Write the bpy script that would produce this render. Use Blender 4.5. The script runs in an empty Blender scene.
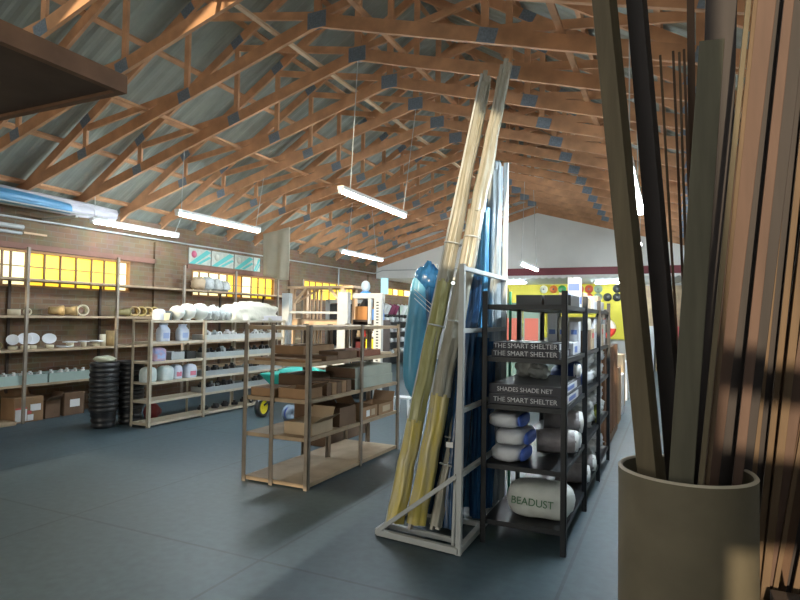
import bpy, math, random
from mathutils import Vector, Matrix, noise
R = math.radians
PI = math.pi
rng = random.Random(7)
scene = bpy.context.scene
COL = scene.collection
ORD = ['first', 'second', 'third', 'fourth', 'fifth', 'sixth', 'seventh', 'eighth', 'ninth', 'tenth', 'eleventh', 'twelfth',
       'thirteenth', 'fourteenth', 'fifteenth', 'sixteenth', 'seventeenth', 'eighteenth']

# ------------------------------------------------------------------ materials
MATS = {}
def mat(name, col, rough=0.6, metal=0.0, var=0.0, scale=6.0, stretch=(1, 1, 1), bump=0.0, trans=0.0, spec=None, alpha=1.0, col2=None):
    if name in MATS: return MATS[name]
    m = bpy.data.materials.new(name); m.use_nodes = True
    nt = m.node_tree; b = nt.nodes['Principled BSDF']
    b.inputs['Base Color'].default_value = (*col, 1); b.inputs['Roughness'].default_value = rough
    b.inputs['Metallic'].default_value = metal
    if trans: b.inputs['Transmission Weight'].default_value = trans
    if spec is not None: b.inputs['Specular IOR Level'].default_value = spec
    if alpha < 1: b.inputs['Alpha'].default_value = alpha
    tc = nt.nodes.new('ShaderNodeTexCoord'); mp = nt.nodes.new('ShaderNodeMapping')
    mp.inputs['Scale'].default_value = stretch
    nz = nt.nodes.new('ShaderNodeTexNoise'); nz.inputs['Scale'].default_value = scale; nz.inputs['Detail'].default_value = 5
    nt.links.new(tc.outputs['Object'], mp.inputs['Vector']); nt.links.new(mp.outputs[0], nz.inputs['Vector'])
    if var or col2:
        mx = nt.nodes.new('ShaderNodeMix'); mx.data_type = 'RGBA'
        rp = nt.nodes.new('ShaderNodeValToRGB'); rp.color_ramp.elements[0].position = .33; rp.color_ramp.elements[1].position = .67
        nt.links.new(nz.outputs['Fac'], rp.inputs['Fac']); nt.links.new(rp.outputs['Color'], mx.inputs[0])
        c2 = col2 if col2 else tuple(c * (1 - var) for c in col)
        mx.inputs[6].default_value = (*c2, 1); mx.inputs[7].default_value = (*col, 1)
        nt.links.new(mx.outputs[2], b.inputs['Base Color'])
    if bump:
        bp = nt.nodes.new('ShaderNodeBump'); bp.inputs['Strength'].default_value = bump; bp.inputs['Distance'].default_value = .02
        nt.links.new(nz.outputs['Fac'], bp.inputs['Height']); nt.links.new(bp.outputs[0], b.inputs['Normal'])
    MATS[name] = m
    return m

def emat(name, col, s):
    if name in MATS: return MATS[name]
    m = bpy.data.materials.new(name); m.use_nodes = True
    b = m.node_tree.nodes['Principled BSDF']
    b.inputs['Base Color'].default_value = (*col, 1)
    b.inputs['Emission Color'].default_value = (*col, 1); b.inputs['Emission Strength'].default_value = s
    MATS[name] = m
    return m

def brick_mat(name, c1, c2, mortar, axis='yz', bw=.23, bh=.085):
    m = bpy.data.materials.new(name); m.use_nodes = True
    nt = m.node_tree; b = nt.nodes['Principled BSDF']; b.inputs['Roughness'].default_value = .85
    tc = nt.nodes.new('ShaderNodeTexCoord'); sp = nt.nodes.new('ShaderNodeSeparateXYZ'); cb = nt.nodes.new('ShaderNodeCombineXYZ')
    nt.links.new(tc.outputs['Object'], sp.inputs[0])
    nt.links.new(sp.outputs[axis[0].upper()], cb.inputs['X']); nt.links.new(sp.outputs['Z'], cb.inputs['Y'])
    br = nt.nodes.new('ShaderNodeTexBrick'); br.inputs['Color1'].default_value = (*c1, 1); br.inputs['Color2'].default_value = (*c2, 1)
    br.inputs['Mortar'].default_value = (*mortar, 1); br.inputs['Scale'].default_value = 1
    br.inputs['Brick Width'].default_value = bw; br.inputs['Row Height'].default_value = bh; br.inputs['Mortar Size'].default_value = .008
    nt.links.new(cb.outputs[0], br.inputs['Vector'])
    nz = nt.nodes.new('ShaderNodeTexNoise'); nz.inputs['Scale'].default_value = 3; nt.links.new(tc.outputs['Object'], nz.inputs['Vector'])
    mx = nt.nodes.new('ShaderNodeMix'); mx.data_type = 'RGBA'; mx.blend_type = 'MULTIPLY'; mx.inputs[0].default_value = .5
    nt.links.new(br.outputs['Color'], mx.inputs[6]); nt.links.new(nz.outputs['Color'], mx.inputs[7])
    nt.links.new(mx.outputs[2], b.inputs['Base Color'])
    bp = nt.nodes.new('ShaderNodeBump'); bp.inputs['Strength'].default_value = .4; bp.inputs['Distance'].default_value = .01
    nt.links.new(br.outputs['Fac'], bp.inputs['Height']); bp.invert = True; nt.links.new(bp.outputs[0], b.inputs['Normal'])
    MATS[name] = m
    return m

def floor_mat():
    m = bpy.data.materials.new('floor_paint'); m.use_nodes = True
    nt = m.node_tree; b = nt.nodes['Principled BSDF']
    tc = nt.nodes.new('ShaderNodeTexCoord')
    n1 = nt.nodes.new('ShaderNodeTexNoise'); n1.inputs['Scale'].default_value = .7; n1.inputs['Detail'].default_value = 6
    n2 = nt.nodes.new('ShaderNodeTexNoise'); n2.inputs['Scale'].default_value = 14; n2.inputs['Detail'].default_value = 6
    for n in (n1, n2): nt.links.new(tc.outputs['Object'], n.inputs['Vector'])
    r = nt.nodes.new('ShaderNodeValToRGB'); r.color_ramp.elements[0].position = .35; r.color_ramp.elements[1].position = .7
    r.color_ramp.elements[0].color = (.040, .067, .086, 1); r.color_ramp.elements[1].color = (.064, .096, .114, 1)
    nt.links.new(n1.outputs['Fac'], r.inputs['Fac'])
    r2 = nt.nodes.new('ShaderNodeValToRGB'); r2.color_ramp.elements[0].position = .3; r2.color_ramp.elements[1].position = .75
    r2.color_ramp.elements[0].color = (.8, .8, .8, 1); r2.color_ramp.elements[1].color = (1.1, 1.1, 1.08, 1)
    nt.links.new(n2.outputs['Fac'], r2.inputs['Fac'])
    mx = nt.nodes.new('ShaderNodeMix'); mx.data_type = 'RGBA'; mx.blend_type = 'MULTIPLY'; mx.inputs[0].default_value = 1
    nt.links.new(r.outputs[0], mx.inputs[6]); nt.links.new(r2.outputs[0], mx.inputs[7])
    # sheet seams
    br = nt.nodes.new('ShaderNodeTexBrick'); br.inputs['Scale'].default_value = 1; br.inputs['Brick Width'].default_value = 3.2
    br.inputs['Row Height'].default_value = 1.9; br.inputs['Mortar Size'].default_value = .012; br.offset = 0
    br.inputs['Color1'].default_value = (1, 1, 1, 1); br.inputs['Color2'].default_value = (1, 1, 1, 1); br.inputs['Mortar'].default_value = (.5, .5, .5, 1)
    mp = nt.nodes.new('ShaderNodeMapping'); mp.inputs['Rotation'].default_value = (0, 0, R(90)); mp.inputs['Location'].default_value = (0, .62, 0)
    nt.links.new(tc.outputs['Object'], mp.inputs[0]); nt.links.new(mp.outputs[0], br.inputs['Vector'])
    m2 = nt.nodes.new('ShaderNodeMix'); m2.data_type = 'RGBA'; m2.blend_type = 'MULTIPLY'; m2.inputs[0].default_value = .8
    nt.links.new(mx.outputs[2], m2.inputs[6]); nt.links.new(br.outputs['Color'], m2.inputs[7])
    nt.links.new(m2.outputs[2], b.inputs['Base Color'])
    rr = nt.nodes.new('ShaderNodeMapRange'); rr.inputs['To Min'].default_value = .38; rr.inputs['To Max'].default_value = .6
    nt.links.new(n1.outputs['Fac'], rr.inputs['Value']); nt.links.new(rr.outputs[0], b.inputs['Roughness'])
    bp = nt.nodes.new('ShaderNodeBump'); bp.inputs['Strength'].default_value = .12; bp.inputs['Distance'].default_value = .01
    nt.links.new(n2.outputs['Fac'], bp.inputs['Height']); nt.links.new(bp.outputs[0], b.inputs['Normal'])
    return m

W_TRUSS = mat('truss_pine', (.68, .36, .19), .7, var=.36, scale=3.5, bump=.15)
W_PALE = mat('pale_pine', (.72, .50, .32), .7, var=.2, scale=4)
W_TAN = mat('tan_board', (.46, .34, .22), .75, var=.25, scale=5)
W_DARK = mat('dark_timber', (.075, .05, .04), .75, var=.3, scale=5)
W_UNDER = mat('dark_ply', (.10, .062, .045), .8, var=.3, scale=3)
PLATE = mat('nail_plate_zinc', (.25, .31, .38), .5, .2, var=.35, scale=40)
ROOF = mat('roof_sheet', (.36, .385, .335), .55, .25, var=.28, scale=1.3)
STEEL_W = mat('white_steel', (.48, .50, .50), .45, var=.1, scale=10)
STEEL_CREAM = mat('cream_steel', (.55, .48, .37), .55, var=.15, scale=10)
STEEL_BR = mat('bronze_steel', (.30, .25, .20), .5, .2, var=.2, scale=10)
STEEL_DK = mat('black_steel', (.014, .016, .019), .45, .2)
STEEL_GREY = mat('grey_steel', (.42, .46, .48), .4, .3, var=.1, scale=8)
CARD = mat('cardboard', (.36, .215, .115), .85, var=.18, scale=5)
CARD_D = mat('cardboard_dark', (.19, .115, .07), .85, var=.25, scale=5)
CARD_P = mat('cardboard_pale', (.55, .42, .28), .85, var=.12, scale=5)
WHITE = mat('white_plastic', (.78, .79, .79), .4, var=.06, scale=6)
CREAM = mat('cream_plastic', (.72, .65, .48), .5, var=.1, scale=6)
TAN_CLAY = mat('tan_clay', (.56, .40, .19), .6, var=.25, scale=8)
BLACK_P = mat('black_plastic', (.022, .023, .026), .32)
BLACK_R = mat('black_rubber', (.030, .031, .034), .33, bump=.2, scale=15)
PAPER = mat('white_paper', (.8, .8, .8), .7)
INK = mat('black_print', (.015, .015, .018), .6)
RED = mat('red_plastic', (.55, .035, .03), .45)
BLUE_BAG = mat('blue_print', (.06, .13, .5), .5)
BAG_W = mat('white_bag', (.66, .70, .78), .45, col2=(.50, .58, .74), scale=9, bump=.3)
BAG_G = mat('white_green_bag', (.70, .75, .74), .45, col2=(.50, .62, .62), scale=9, bump=.3)
BAG_P = mat('pink_blue_bag', (.62, .36, .42), .5, col2=(.22, .36, .68), scale=11, bump=.2)
POLY = mat('crumpled_poly', (.52, .55, .55), .3, var=.3, scale=16, bump=.6)
POLY_G = mat('grey_wrap', (.33, .30, .31), .4, var=.3, scale=14, bump=.5)
CAP_MAT = MATS

# ------------------------------------------------------------------ mesh helpers
class MB:
    def __init__(s): s.v = []; s.f = []; s.sm = []
    def add(s, vs, fs, smooth=False):
        o = len(s.v); s.v += [Vector(v) for v in vs]
        for f in fs: s.f.append([i + o for i in f]); s.sm.append(smooth)
        return s
    def box(s, x0, x1, y0, y1, z0, z1):
        v = [(x0, y0, z0), (x1, y0, z0), (x1, y1, z0), (x0, y1, z0), (x0, y0, z1), (x1, y0, z1), (x1, y1, z1), (x0, y1, z1)]
        return s.add(v, [(0, 3, 2, 1), (4, 5, 6, 7), (0, 1, 5, 4), (1, 2, 6, 5), (2, 3, 7, 6), (3, 0, 4, 7)])
    def hexa(s, b, t):
        return s.add(list(b) + list(t), [(0, 3, 2, 1), (4, 5, 6, 7), (0, 1, 5, 4), (1, 2, 6, 5), (2, 3, 7, 6), (3, 0, 4, 7)])
    def bar(s, p, q, w, h, up=(0, 0, 1)):
        """a rectangular bar from p to q; w across, h along up"""
        p, q = Vector(p), Vector(q); d = (q - p).normalized(); u = Vector(up)
        if abs(d.dot(u)) > .98: u = Vector((0, 1, 0))
        x = d.cross(u).normalized(); y = x.cross(d).normalized()
        c = [(-w / 2, -h / 2), (w / 2, -h / 2), (w / 2, h / 2), (-w / 2, h / 2)]
        return s.hexa([p + x * a + y * b for a, b in c], [q + x * a + y * b for a, b in c])
    def tube(s, p, q, r, n=12, r2=None, caps=True):
        p, q = Vector(p), Vector(q); r2 = r if r2 is None else r2
        d = (q - p).normalized(); u = Vector((0, 0, 1)) if abs(d.z) < .9 else Vector((1, 0, 0))
        x = d.cross(u).normalized(); y = x.cross(d)
        v = []
        for c, rr in ((p, r), (q, r2)):
            for i in range(n):
                a = 2 * PI * i / n; v.append(c + (x * math.cos(a) + y * math.sin(a)) * rr)
        s.add(v, [(i, (i + 1) % n, n + (i + 1) % n, n + i) for i in range(n)], True)
        if caps: s.add(v, [tuple(range(n - 1, -1, -1)), tuple(range(n, 2 * n))])
        return s
    def path(s, pts, r, n=8):
        for a, b in zip(pts[:-1], pts[1:]): s.tube(a, b, r, n)
        return s
    def lathe(s, prof, c=(0, 0, 0), axis=(0, 0, 1), n=24, closed=False, smooth=True):
        """prof: (radius, height) along axis from c"""
        c = Vector(c); d = Vector(axis).normalized(); u = Vector((0, 0, 1)) if abs(d.z) < .9 else Vector((1, 0, 0))
        x = d.cross(u).normalized(); y = x.cross(d)
        v = []
        for r, h in prof:
            for i in range(n):
                a = 2 * PI * i / n; v.append(c + d * h + (x * math.cos(a) + y * math.sin(a)) * max(r, 1e-4))
        f = []
        k = len(prof)
        for j in range(k if closed else k - 1):
            for i in range(n):
                a, b = j * n, ((j + 1) % k) * n
                f.append((a + i, a + (i + 1) % n, b + (i + 1) % n, b + i))
        return s.add(v, f, smooth)
    def blob(s, c, r, seed=0, amp=.12, freq=2.2, nu=18, nv=12, flat=None, pw=1.0, zmin=None):
        """rounded lump with noise; pw < 1 makes it boxier"""
        c = Vector(c); v = []
        sg = lambda t, p: math.copysign(abs(t) ** p, t)
        for j in range(nv + 1):
            th = PI * j / nv
            for i in range(nu):
                a = 2 * PI * i / nu
                d = Vector((sg(math.sin(th), pw) * sg(math.cos(a), pw), sg(math.sin(th), pw) * sg(math.sin(a), pw), sg(math.cos(th), pw)))
                k = 1 + amp * noise.noise(d * freq + Vector((seed * 3.1, seed * 1.7, seed)))
                p = Vector((d.x * r[0], d.y * r[1], d.z * r[2])) * k
                if zmin is not None: p.z = max(p.z, zmin)
                v.append(c + p)
        f = []
        for j in range(nv):
            for i in range(nu):
                a, b = j * nu, (j + 1) * nu
                f.append((a + i, b + i, b + (i + 1) % nu, a + (i + 1) % nu))
        return s.add(v, f, True)
    def ridged(s, pts, rad, ridges=9, seed=0, amp=.25, n=40, sq=1.0):
        """crumpled sleeve round a bundle: cross-section with folds, along a path; rad: a radius per path point"""
        rn = random.Random(seed); ph = [rn.uniform(0, 6.3) for _ in range(4)]
        pts = [Vector(p) for p in pts]; v = []
        for k, p in enumerate(pts):
            d = (pts[min(k + 1, len(pts) - 1)] - pts[max(k - 1, 0)]).normalized()
            u = Vector((1, 0, 0)); y = d.cross(u).normalized(); x = y.cross(d)
            for i in range(n):
                a = 2 * PI * i / n
                w = 1 + amp * (.5 * math.sin(ridges * a + ph[0] + .35 * k) + .3 * math.sin((ridges * 2 + 1) * a + ph[1] - .5 * k) + .3 * math.sin(3 * a + ph[2] + .3 * k))
                v.append(p + (x * math.cos(a) * sq + y * math.sin(a)) * rad[k] * w)
        f = [(k * n + i, k * n + (i + 1) % n, (k + 1) * n + (i + 1) % n, (k + 1) * n + i) for k in range(len(pts) - 1) for i in range(n)]
        s.add(v, f, True)
        m = len(pts) - 1
        s.add(v, [tuple(range(n - 1, -1, -1)), tuple(range(m * n, m * n + n))])
        return s
    def build(s, name, m, parent=None, bevel=0, loc=None, rot=None):
        """one mesh object; vertices are in the parent's own space"""
        me = bpy.data.meshes.new(name)
        me.from_pydata([tuple(v) for v in s.v], [], s.f); me.validate()
        if len(me.polygons) == len(s.sm):
            me.polygons.foreach_set('use_smooth', s.sm)
        me.materials.append(m)
        o = bpy.data.objects.new(name, me); COL.objects.link(o)
        if parent is not None: o.parent = parent
        if loc: o.location = loc
        if rot: o.rotation_euler = rot
        if bevel:
            b = o.modifiers.new('bevel', 'BEVEL'); b.width = bevel; b.segments = 2; b.limit_method = 'ANGLE'
        return o

def tag(o, label, cat, group=None):
    o['label'] = label; o['category'] = cat
    if group: o['group'] = group
    return o
def thing(name, label, cat, loc=(0, 0, 0), rz=0, group=None):
    o = bpy.data.objects.new(name, None); COL.objects.link(o)
    o.location = loc; o.rotation_euler = (0, 0, rz); o.empty_display_size = .1
    return tag(o, label, cat, group)
def struct(o): o['kind'] = 'structure'; return o
def dup(root, loc, rz=None, label=None, scale=None):
    r = root.copy(); COL.objects.link(r); r.location = loc
    if rz is not None: r.rotation_euler = (0, 0, rz)
    if scale: r.scale = scale
    if label: r['label'] = label
    for ch in [c for c in bpy.data.objects if c.parent == root]:
        c = ch.copy(); COL.objects.link(c); c.parent = r
        for g in [x for x in bpy.data.objects if x.parent == ch]:
            d = g.copy(); COL.objects.link(d); d.parent = c
    return r
def lettering(body, size, loc, rot, m, parent, name='lettering', align='CENTER', sx=1.0):
    cu = bpy.data.curves.new(name, 'FONT'); cu.body = body; cu.size = size; cu.extrude = .0008
    cu.align_x = align; cu.align_y = 'CENTER'; cu.materials.append(m)
    tmp = bpy.data.objects.new('tmp_text', cu); COL.objects.link(tmp)
    me = bpy.data.meshes.new_from_object(tmp.evaluated_get(bpy.context.evaluated_depsgraph_get()))
    bpy.data.objects.remove(tmp); bpy.data.curves.remove(cu)
    o = bpy.data.objects.new(name, me); COL.objects.link(o); o.location = loc; o.rotation_euler = rot; o.scale = (sx, 1, 1)
    o.parent = parent
    return o
FACE_NEAR = (R(90), 0, 0)                # lettering that faces down the aisle (towards -Y)
FACE_AISLE = (R(90), 0, R(90))           # lettering that faces +X

# ------------------------------------------------------------------ camera
H = 1.65
cam = bpy.data.cameras.new('camera'); co = bpy.data.objects.new('camera', cam); COL.objects.link(co)
cam.sensor_width = 36; cam.lens = 580 / 800 * 36; cam.clip_start = .05; cam.clip_end = 200
yaw, pit, rol = R(25.16), R(1.76), R(.87)
fw = Vector((-math.sin(yaw), math.cos(yaw), 0)); rt = Vector((math.cos(yaw), math.sin(yaw), 0)); up = Vector((0, 0, 1))
f2 = fw * math.cos(pit) + up * math.sin(pit); u2 = up * math.cos(pit) - fw * math.sin(pit)
r3 = rt * math.cos(rol) + u2 * math.sin(rol); u3 = u2 * math.cos(rol) - rt * math.sin(rol)
M3 = Matrix((r3, u3, -f2)).transposed().to_4x4(); M3.translation = Vector((0, 0, H))
co.matrix_world = M3
scene.camera = co
# ================================================================== THE SETTING
XL, XR, YF, YG, YB = -9.15, 1.8, -2.5, 17.55, 22.0
XC = -3.69
def holed(mb, axis, t0, t1, a0, a1, z0, z1, holes):
    """wall slab in the plane of axis; t0..t1 thickness, a0..a1 along, holes (a0,a1,z0,z1)"""
    A = sorted({a0, a1, *[h[0] for h in holes], *[h[1] for h in holes]}); Z = sorted({z0, z1, *[h[2] for h in holes], *[h[3] for h in holes]})
    A = [a for a in A if a0 <= a <= a1]; Z = [z for z in Z if z0 <= z <= z1]
    for i in range(len(A) - 1):
        run = None
        for j in range(len(Z) - 1):
            ca, cz = (A[i] + A[i + 1]) / 2, (Z[j] + Z[j + 1]) / 2
            solid = not any(h[0] < ca < h[1] and h[2] < cz < h[3] for h in holes)
            if solid and run is None: run = Z[j]
            if (not solid or j == len(Z) - 2) and run is not None:
                top = Z[j + 1] if solid else Z[j]
                if axis == 'x': mb.box(t0, t1, A[i], A[i + 1], run, top)
                else: mb.box(A[i], A[i + 1], t0, t1, run, top)
                run = None
    return mb

BRICK = brick_mat('brown_brick', (.19, .11, .06), (.25, .155, .09), (.22, .17, .12), 'yz')
PLASTER = mat('white_plaster', (.84, .85, .83), .85, var=.06, scale=2)
GREY_WALL = mat('grey_plaster', (.42, .41, .38), .85, var=.1, scale=2)
YELLOW = mat('yellow_paint', (.60, .51, .045), .6, var=.06, scale=3)
MAROON = mat('maroon_paint', (.22, .045, .06), .55, var=.1, scale=3)

struct(MB().box(XL - .3, XR + .3, YF - 6, YB + .3, -.12, 0).build('floor', floor_mat()))
WIN = [(4.3, 7.62, 2.04, 2.62), (9.16, 11.95, 2.04, 2.60), (13.25, 16.1, 2.10, 2.66), (17.95, 20.5, 2.44, 2.72)]
struct(holed(MB(), 'x', XL - .22, XL, YF, YB, 0, 3.42, WIN).build('wall_left', BRICK))
struct(MB().box(XR, XR + .2, YF, YB, 0, 3.42).build('wall_right', GREY_WALL))
struct(MB().box(XL - .2, XR + .2, YB, YB + .2, 0, 3.3).build('wall_back', GREY_WALL))
struct(MB().box(-6.6, -1.15, YB - .05, YB - .002, 1.0, 3.0).build('wall_yellow', YELLOW))
struct(MB().box(-1.1, 1.5, YB - .05, YB - .002, .9, 2.9).build('wall_tan_panel', W_TAN))
struct(MB().box(XL, XR, YG + .12, YB, 2.98, 3.06).build('ceiling_back', PLASTER))
# gable over the opening into the back room
g = MB()
zr = lambda x: 6.95 - .625 * abs(x - XC)
for xa, xb in ((XL, XC), (XC, XR)):
    g.hexa([(xa, YG, 2.98), (xb, YG, 2.98), (xb, YG + .12, 2.98), (xa, YG + .12, 2.98)],
           [(xa, YG, zr(xa)), (xb, YG, zr(xb)), (xb, YG + .12, zr(xb)), (xa, YG + .12, zr(xa))])
struct(g.build('wall_gable', PLASTER))
struct(MB().box(-5.0, XR, YG - .09, YG - .002, 2.985, 3.2).build('trim_1', MAROON))
# scalloped white valance under the maroon fascia
v = MB(); n = 34
for i in range(n):
    x0 = -5.0 + i * 6.75 / n; x1 = x0 + 6.75 / n
    for k in range(4):
        xa, xb = x0 + (x1 - x0) * k / 4, x0 + (x1 - x0) * (k + 1) / 4
        dz = lambda t: .05 * math.sin(PI * t)
        v.hexa([(xa, YG - .06, 2.93 - dz(k / 4)), (xb, YG - .06, 2.93 - dz((k + 1) / 4)), (xb, YG - .05, 2.93 - dz((k + 1) / 4)), (xa, YG - .05, 2.93 - dz(k / 4))],
               [(xa, YG - .06, 2.985), (xb, YG - .06, 2.985), (xb, YG - .05, 2.985), (xa, YG - .05, 2.985)])
struct(v.build('trim_2', PLASTER))
# front wall behind the camera: a wide roller-door opening and a high window
DOOR = (-5.9, -1.9, 0.0, 2.0)
SLOTS = [(.37, 1.35, 2.08, 2.27), (.37, 1.35, 2.47, 2.67), (.37, 1.35, 2.73, 3.85)]      # high window with two transoms

fwall = holed(MB(), 'y', YF - .2, YF, XL - .2, XR + .2, 0, 3.9, [DOOR] + SLOTS)
for k in range(9):                                         # unseen gable over it, opened up between mullions to light the trusses
    x = XL + .4 + k * 1.25; fwall.box(x - .03, x + .03, YF - .12, YF - .04, 3.9, 6.95 - .625 * abs(x - XC))
struct(fwall.build('wall_front', GREY_WALL))
# roof: corrugated sheets on purlins
def roof_sheet(s):
    m = MB(); vs = []; fs = []; step = .05
    ny = int((YB - YF) / step) + 1
    prof = [0, .022, .022, 0]
    for j in range(ny):
        y = YF + j * step; dz = prof[j % 4] * (1 if (j // 4) % 1 == 0 else 0)
        for dx in (0, 5.95):
            vs.append((XC + s * dx, y, 6.985 - .625 * dx + dz))
    for j in range(ny - 1):
        fs.append((2 * j, 2 * j + 1, 2 * j + 3, 2 * j + 2))
    m.add(vs, fs, False)
    o = m.build('ceiling', ROOF); sd = o.modifiers.new('thickness', 'SOLIDIFY'); sd.thickness = .012; sd.offset = 1
    return struct(o)
roof_sheet(-1); roof_sheet(1)
nt_ = 3
for s in (-1, 1):
    for k in range(7):
        dx = .12 + k * .86; z = 6.92 - .625 * dx + .012
        struct(MB().bar((XC + s * dx, YF, z), (XC + s * dx, YG - .01, z), .07, .045, (s * .53, 0, .85)).build('trim_%d' % nt_, W_TRUSS)); nt_ += 1

# windows in the brick wall: amber panes in thin steel bars
PANE_Y = emat('amber_pane', (1.0, .70, .055), .56)
PANE_W = emat('pale_pane', (1.0, .93, .55), .62)
PANE_O = emat('orange_pane', (.85, .34, .03), .35)
BARM = mat('window_bar', (.22, .13, .06), .6)
SILL = mat('window_timber', (.42, .20, .06), .6, var=.2)
def window(i, y0, y1, z0, z1, cuts, zbar, kinds):
    w = MB(); t = .035
    w.box(XL - .12, XL + .012, y0, y1, z0, z0 + t); w.box(XL - .12, XL + .012, y0, y1, z1 - t, z1)
    w.box(XL - .12, XL + .012, y0, y0 + t, z0 + t, z1 - t); w.box(XL - .12, XL + .012, y1 - t, y1, z0 + t, z1 - t)
    o = struct(w.build('window_%d' % i, SILL))
    b = MB()
    for c in cuts[1:-1]: b.box(XL - .085, XL - .035, c - .014, c + .014, z0 + t, z1 - t)
    if zbar: b.box(XL - .075, XL - .04, y0 + t, y1 - t, zbar - .008, zbar + .008)
    struct(b.build('window_bars', BARM, o))
    for k in range(len(cuts) - 1):
        struct(MB().box(XL - .066, XL - .06, cuts[k], cuts[k + 1], z0 + .01, z1 - .01).build('window_pane', {'y': PANE_Y, 'w': PANE_W, 'o': PANE_O}[kinds[k]], o))
window(1, *WIN[0], [4.3, 4.75, 5.05, 5.37, 5.50, 5.73, 6.03, 6.30, 6.58, 6.87, 7.12, 7.38, 7.62], 2.37, 'yywwwyyyyyyw')
window(2, *WIN[1], [9.16, 9.42, 9.70, 10.02, 10.28, 10.5, 10.78, 11.12, 11.38, 11.66, 11.95], 2.34, 'wwwwyowyyy')
window(3, *WIN[2], [13.25, 13.6, 13.9, 14.26, 14.64, 15.04, 15.45, 15.8, 16.1], 2.38, 'yyyyyyyy')
window(4, *WIN[3], [17.95, 18.45, 18.95, 19.4, 19.9, 20.5], None, 'wywyw')
# brown timber lintel above the first two windows
struct(MB().box(XL, XL + .05, 4.0, 8.2, 2.63, 2.72).build('trim_30', mat('lintel_red', (.22, .10, .07), .7, var=.2)))
struct(MB().box(XL, XL + .05, 9.0, 12.2, 2.61, 2.69).build('trim_31', MATS['lintel_red']))
# brick piers of the left wall
for i, y in enumerate((8.15, 12.55, 16.9)):
    struct(MB().box(XL, XL + .05, y, y + .45, 0, 3.05).build('wall_left_pier_%d' % (i + 1), BRICK))

# ================================================================== ROOF TRUSSES
BZ, BS, TZ, TS = 5.05, .285, 6.83, .625
def make_truss(label):
    t = thing('roof_truss', label, 'roof truss', (0, 3.64, 0), 0, 'timber scissor trusses under the roof')
    bz = lambda dx: BZ - BS * abs(dx); tz = lambda dx: TZ - TS * abs(dx)
    def member(name, a, b, w, h, m=W_TRUSS, dy=0):
        return MB().bar((XC + a[0], dy, a[1]), (XC + b[0], dy, b[1]), w, h).build(name, m, t)
    for s in (-1, 1):
        member('bottom_chord', (0, bz(0)), (s * 5.46, bz(5.46)), .045, .15)
        member('top_chord', (0, tz(0)), (s * 5.62, tz(5.62)), .045, .13)
        for dx in (1.99, 3.91):
            member('web', (s * dx, bz(dx) + .05), (s * dx, tz(dx) - .04), .075, .036, W_TRUSS)
        member('web', (s * .05, bz(0) + .06), (s * 1.97, tz(1.97) - .1), .036, .09)
        member('web', (s * 2.03, bz(2) + .05), (s * 3.86, tz(3.9) - .1), .036, .09)
    member('web', (0, bz(0) + .05), (0, tz(0) - .05), .09, .036)
    def plate(x, z, w, h, ang):
        m = MB(); ca, sa = math.cos(ang), math.sin(ang)
        for y0, y1 in ((-.0265, -.0232), (.0232, .0265)):
            c = [(-w / 2, -h / 2), (w / 2, -h / 2), (w / 2, h / 2), (-w / 2, h / 2)]
            q = [(x + a * ca - b * sa, z + a * sa + b * ca) for a, b in c]
            m.hexa([(q[0][0], y0, q[0][1]), (q[1][0], y0, q[1][1]), (q[1][0], y1, q[1][1]), (q[0][0], y1, q[0][1])],
                   [(q[3][0], y0, q[3][1]), (q[2][0], y0, q[2][1]), (q[2][0], y1, q[2][1]), (q[3][0], y1, q[3][1])])
        m.build('nail_plate', PLATE, t)
    plate(XC, bz(0), .25, .19, 0)
    for s in (-1, 1):
        a = -s * math.atan(BS)
        plate(XC + s * 2.02, bz(2.02), .2, .15, a); plate(XC + s * 3.95, bz(3.95), .18, .14, a)
        b = -s * math.atan(TS)
        plate(XC + s * 1.99, tz(1.99), .2, .13, b); plate(XC + s * 3.9, tz(3.9), .2, .13, b)
    return t
TRUSS_Y = [3.64 + .94 * k for k in range(15)]
def truss_label(k):
    if k == 14: return 'timber scissor truss with nail plates standing closest to the white gable'
    return '%s timber scissor truss with zinc nail plates counted from the shop front' % ORD[k]
t0 = make_truss(truss_label(0))
TR = [t0] + [dup(t0, (0, y, 0), None, truss_label(k)) for k, y in list(enumerate(TRUSS_Y))[1:]]
# one web board coloured paler: the lamplight on it is put into the timber
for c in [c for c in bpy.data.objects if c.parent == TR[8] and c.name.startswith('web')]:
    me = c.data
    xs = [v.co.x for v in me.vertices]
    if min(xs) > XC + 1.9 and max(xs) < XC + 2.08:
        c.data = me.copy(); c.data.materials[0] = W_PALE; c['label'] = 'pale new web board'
# timber rail against the gable, following its slope
gt = thing('gable_rafter', 'pale timber rafter pair running along the top of the white gable', 'rafter', (0, YG - .05, 0))
for s in (-1, 1):
    MB().bar((XC, 0, 4.98), (XC + s * 5.4, 0, 4.98 - .285 * 5.4), .05, .2).build('rafter', W_TRUSS, gt)
# long bracing battens lying on the bottom chords
for x, lab in ((-4.25, 'long pale batten nailed over the lower chords near the middle plates'), (-6.38, 'long pale batten over the lower chords on the window side, mid slope'),
               (-3.05, 'long batten over the lower chords just past the middle plates, aisle side'), (-.95, 'long batten over the lower chords above the aisle')):
    z = BZ - BS * abs(x - XC) + .078 + .022
    tag(MB().bar((x, 3.4, z), (x, 17.2, z), .06, .032).build('bracing_batten', W_PALE if x > -5 and x < -4 else W_TRUSS), lab, 'batten', 'bracing battens on the trusses')

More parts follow.
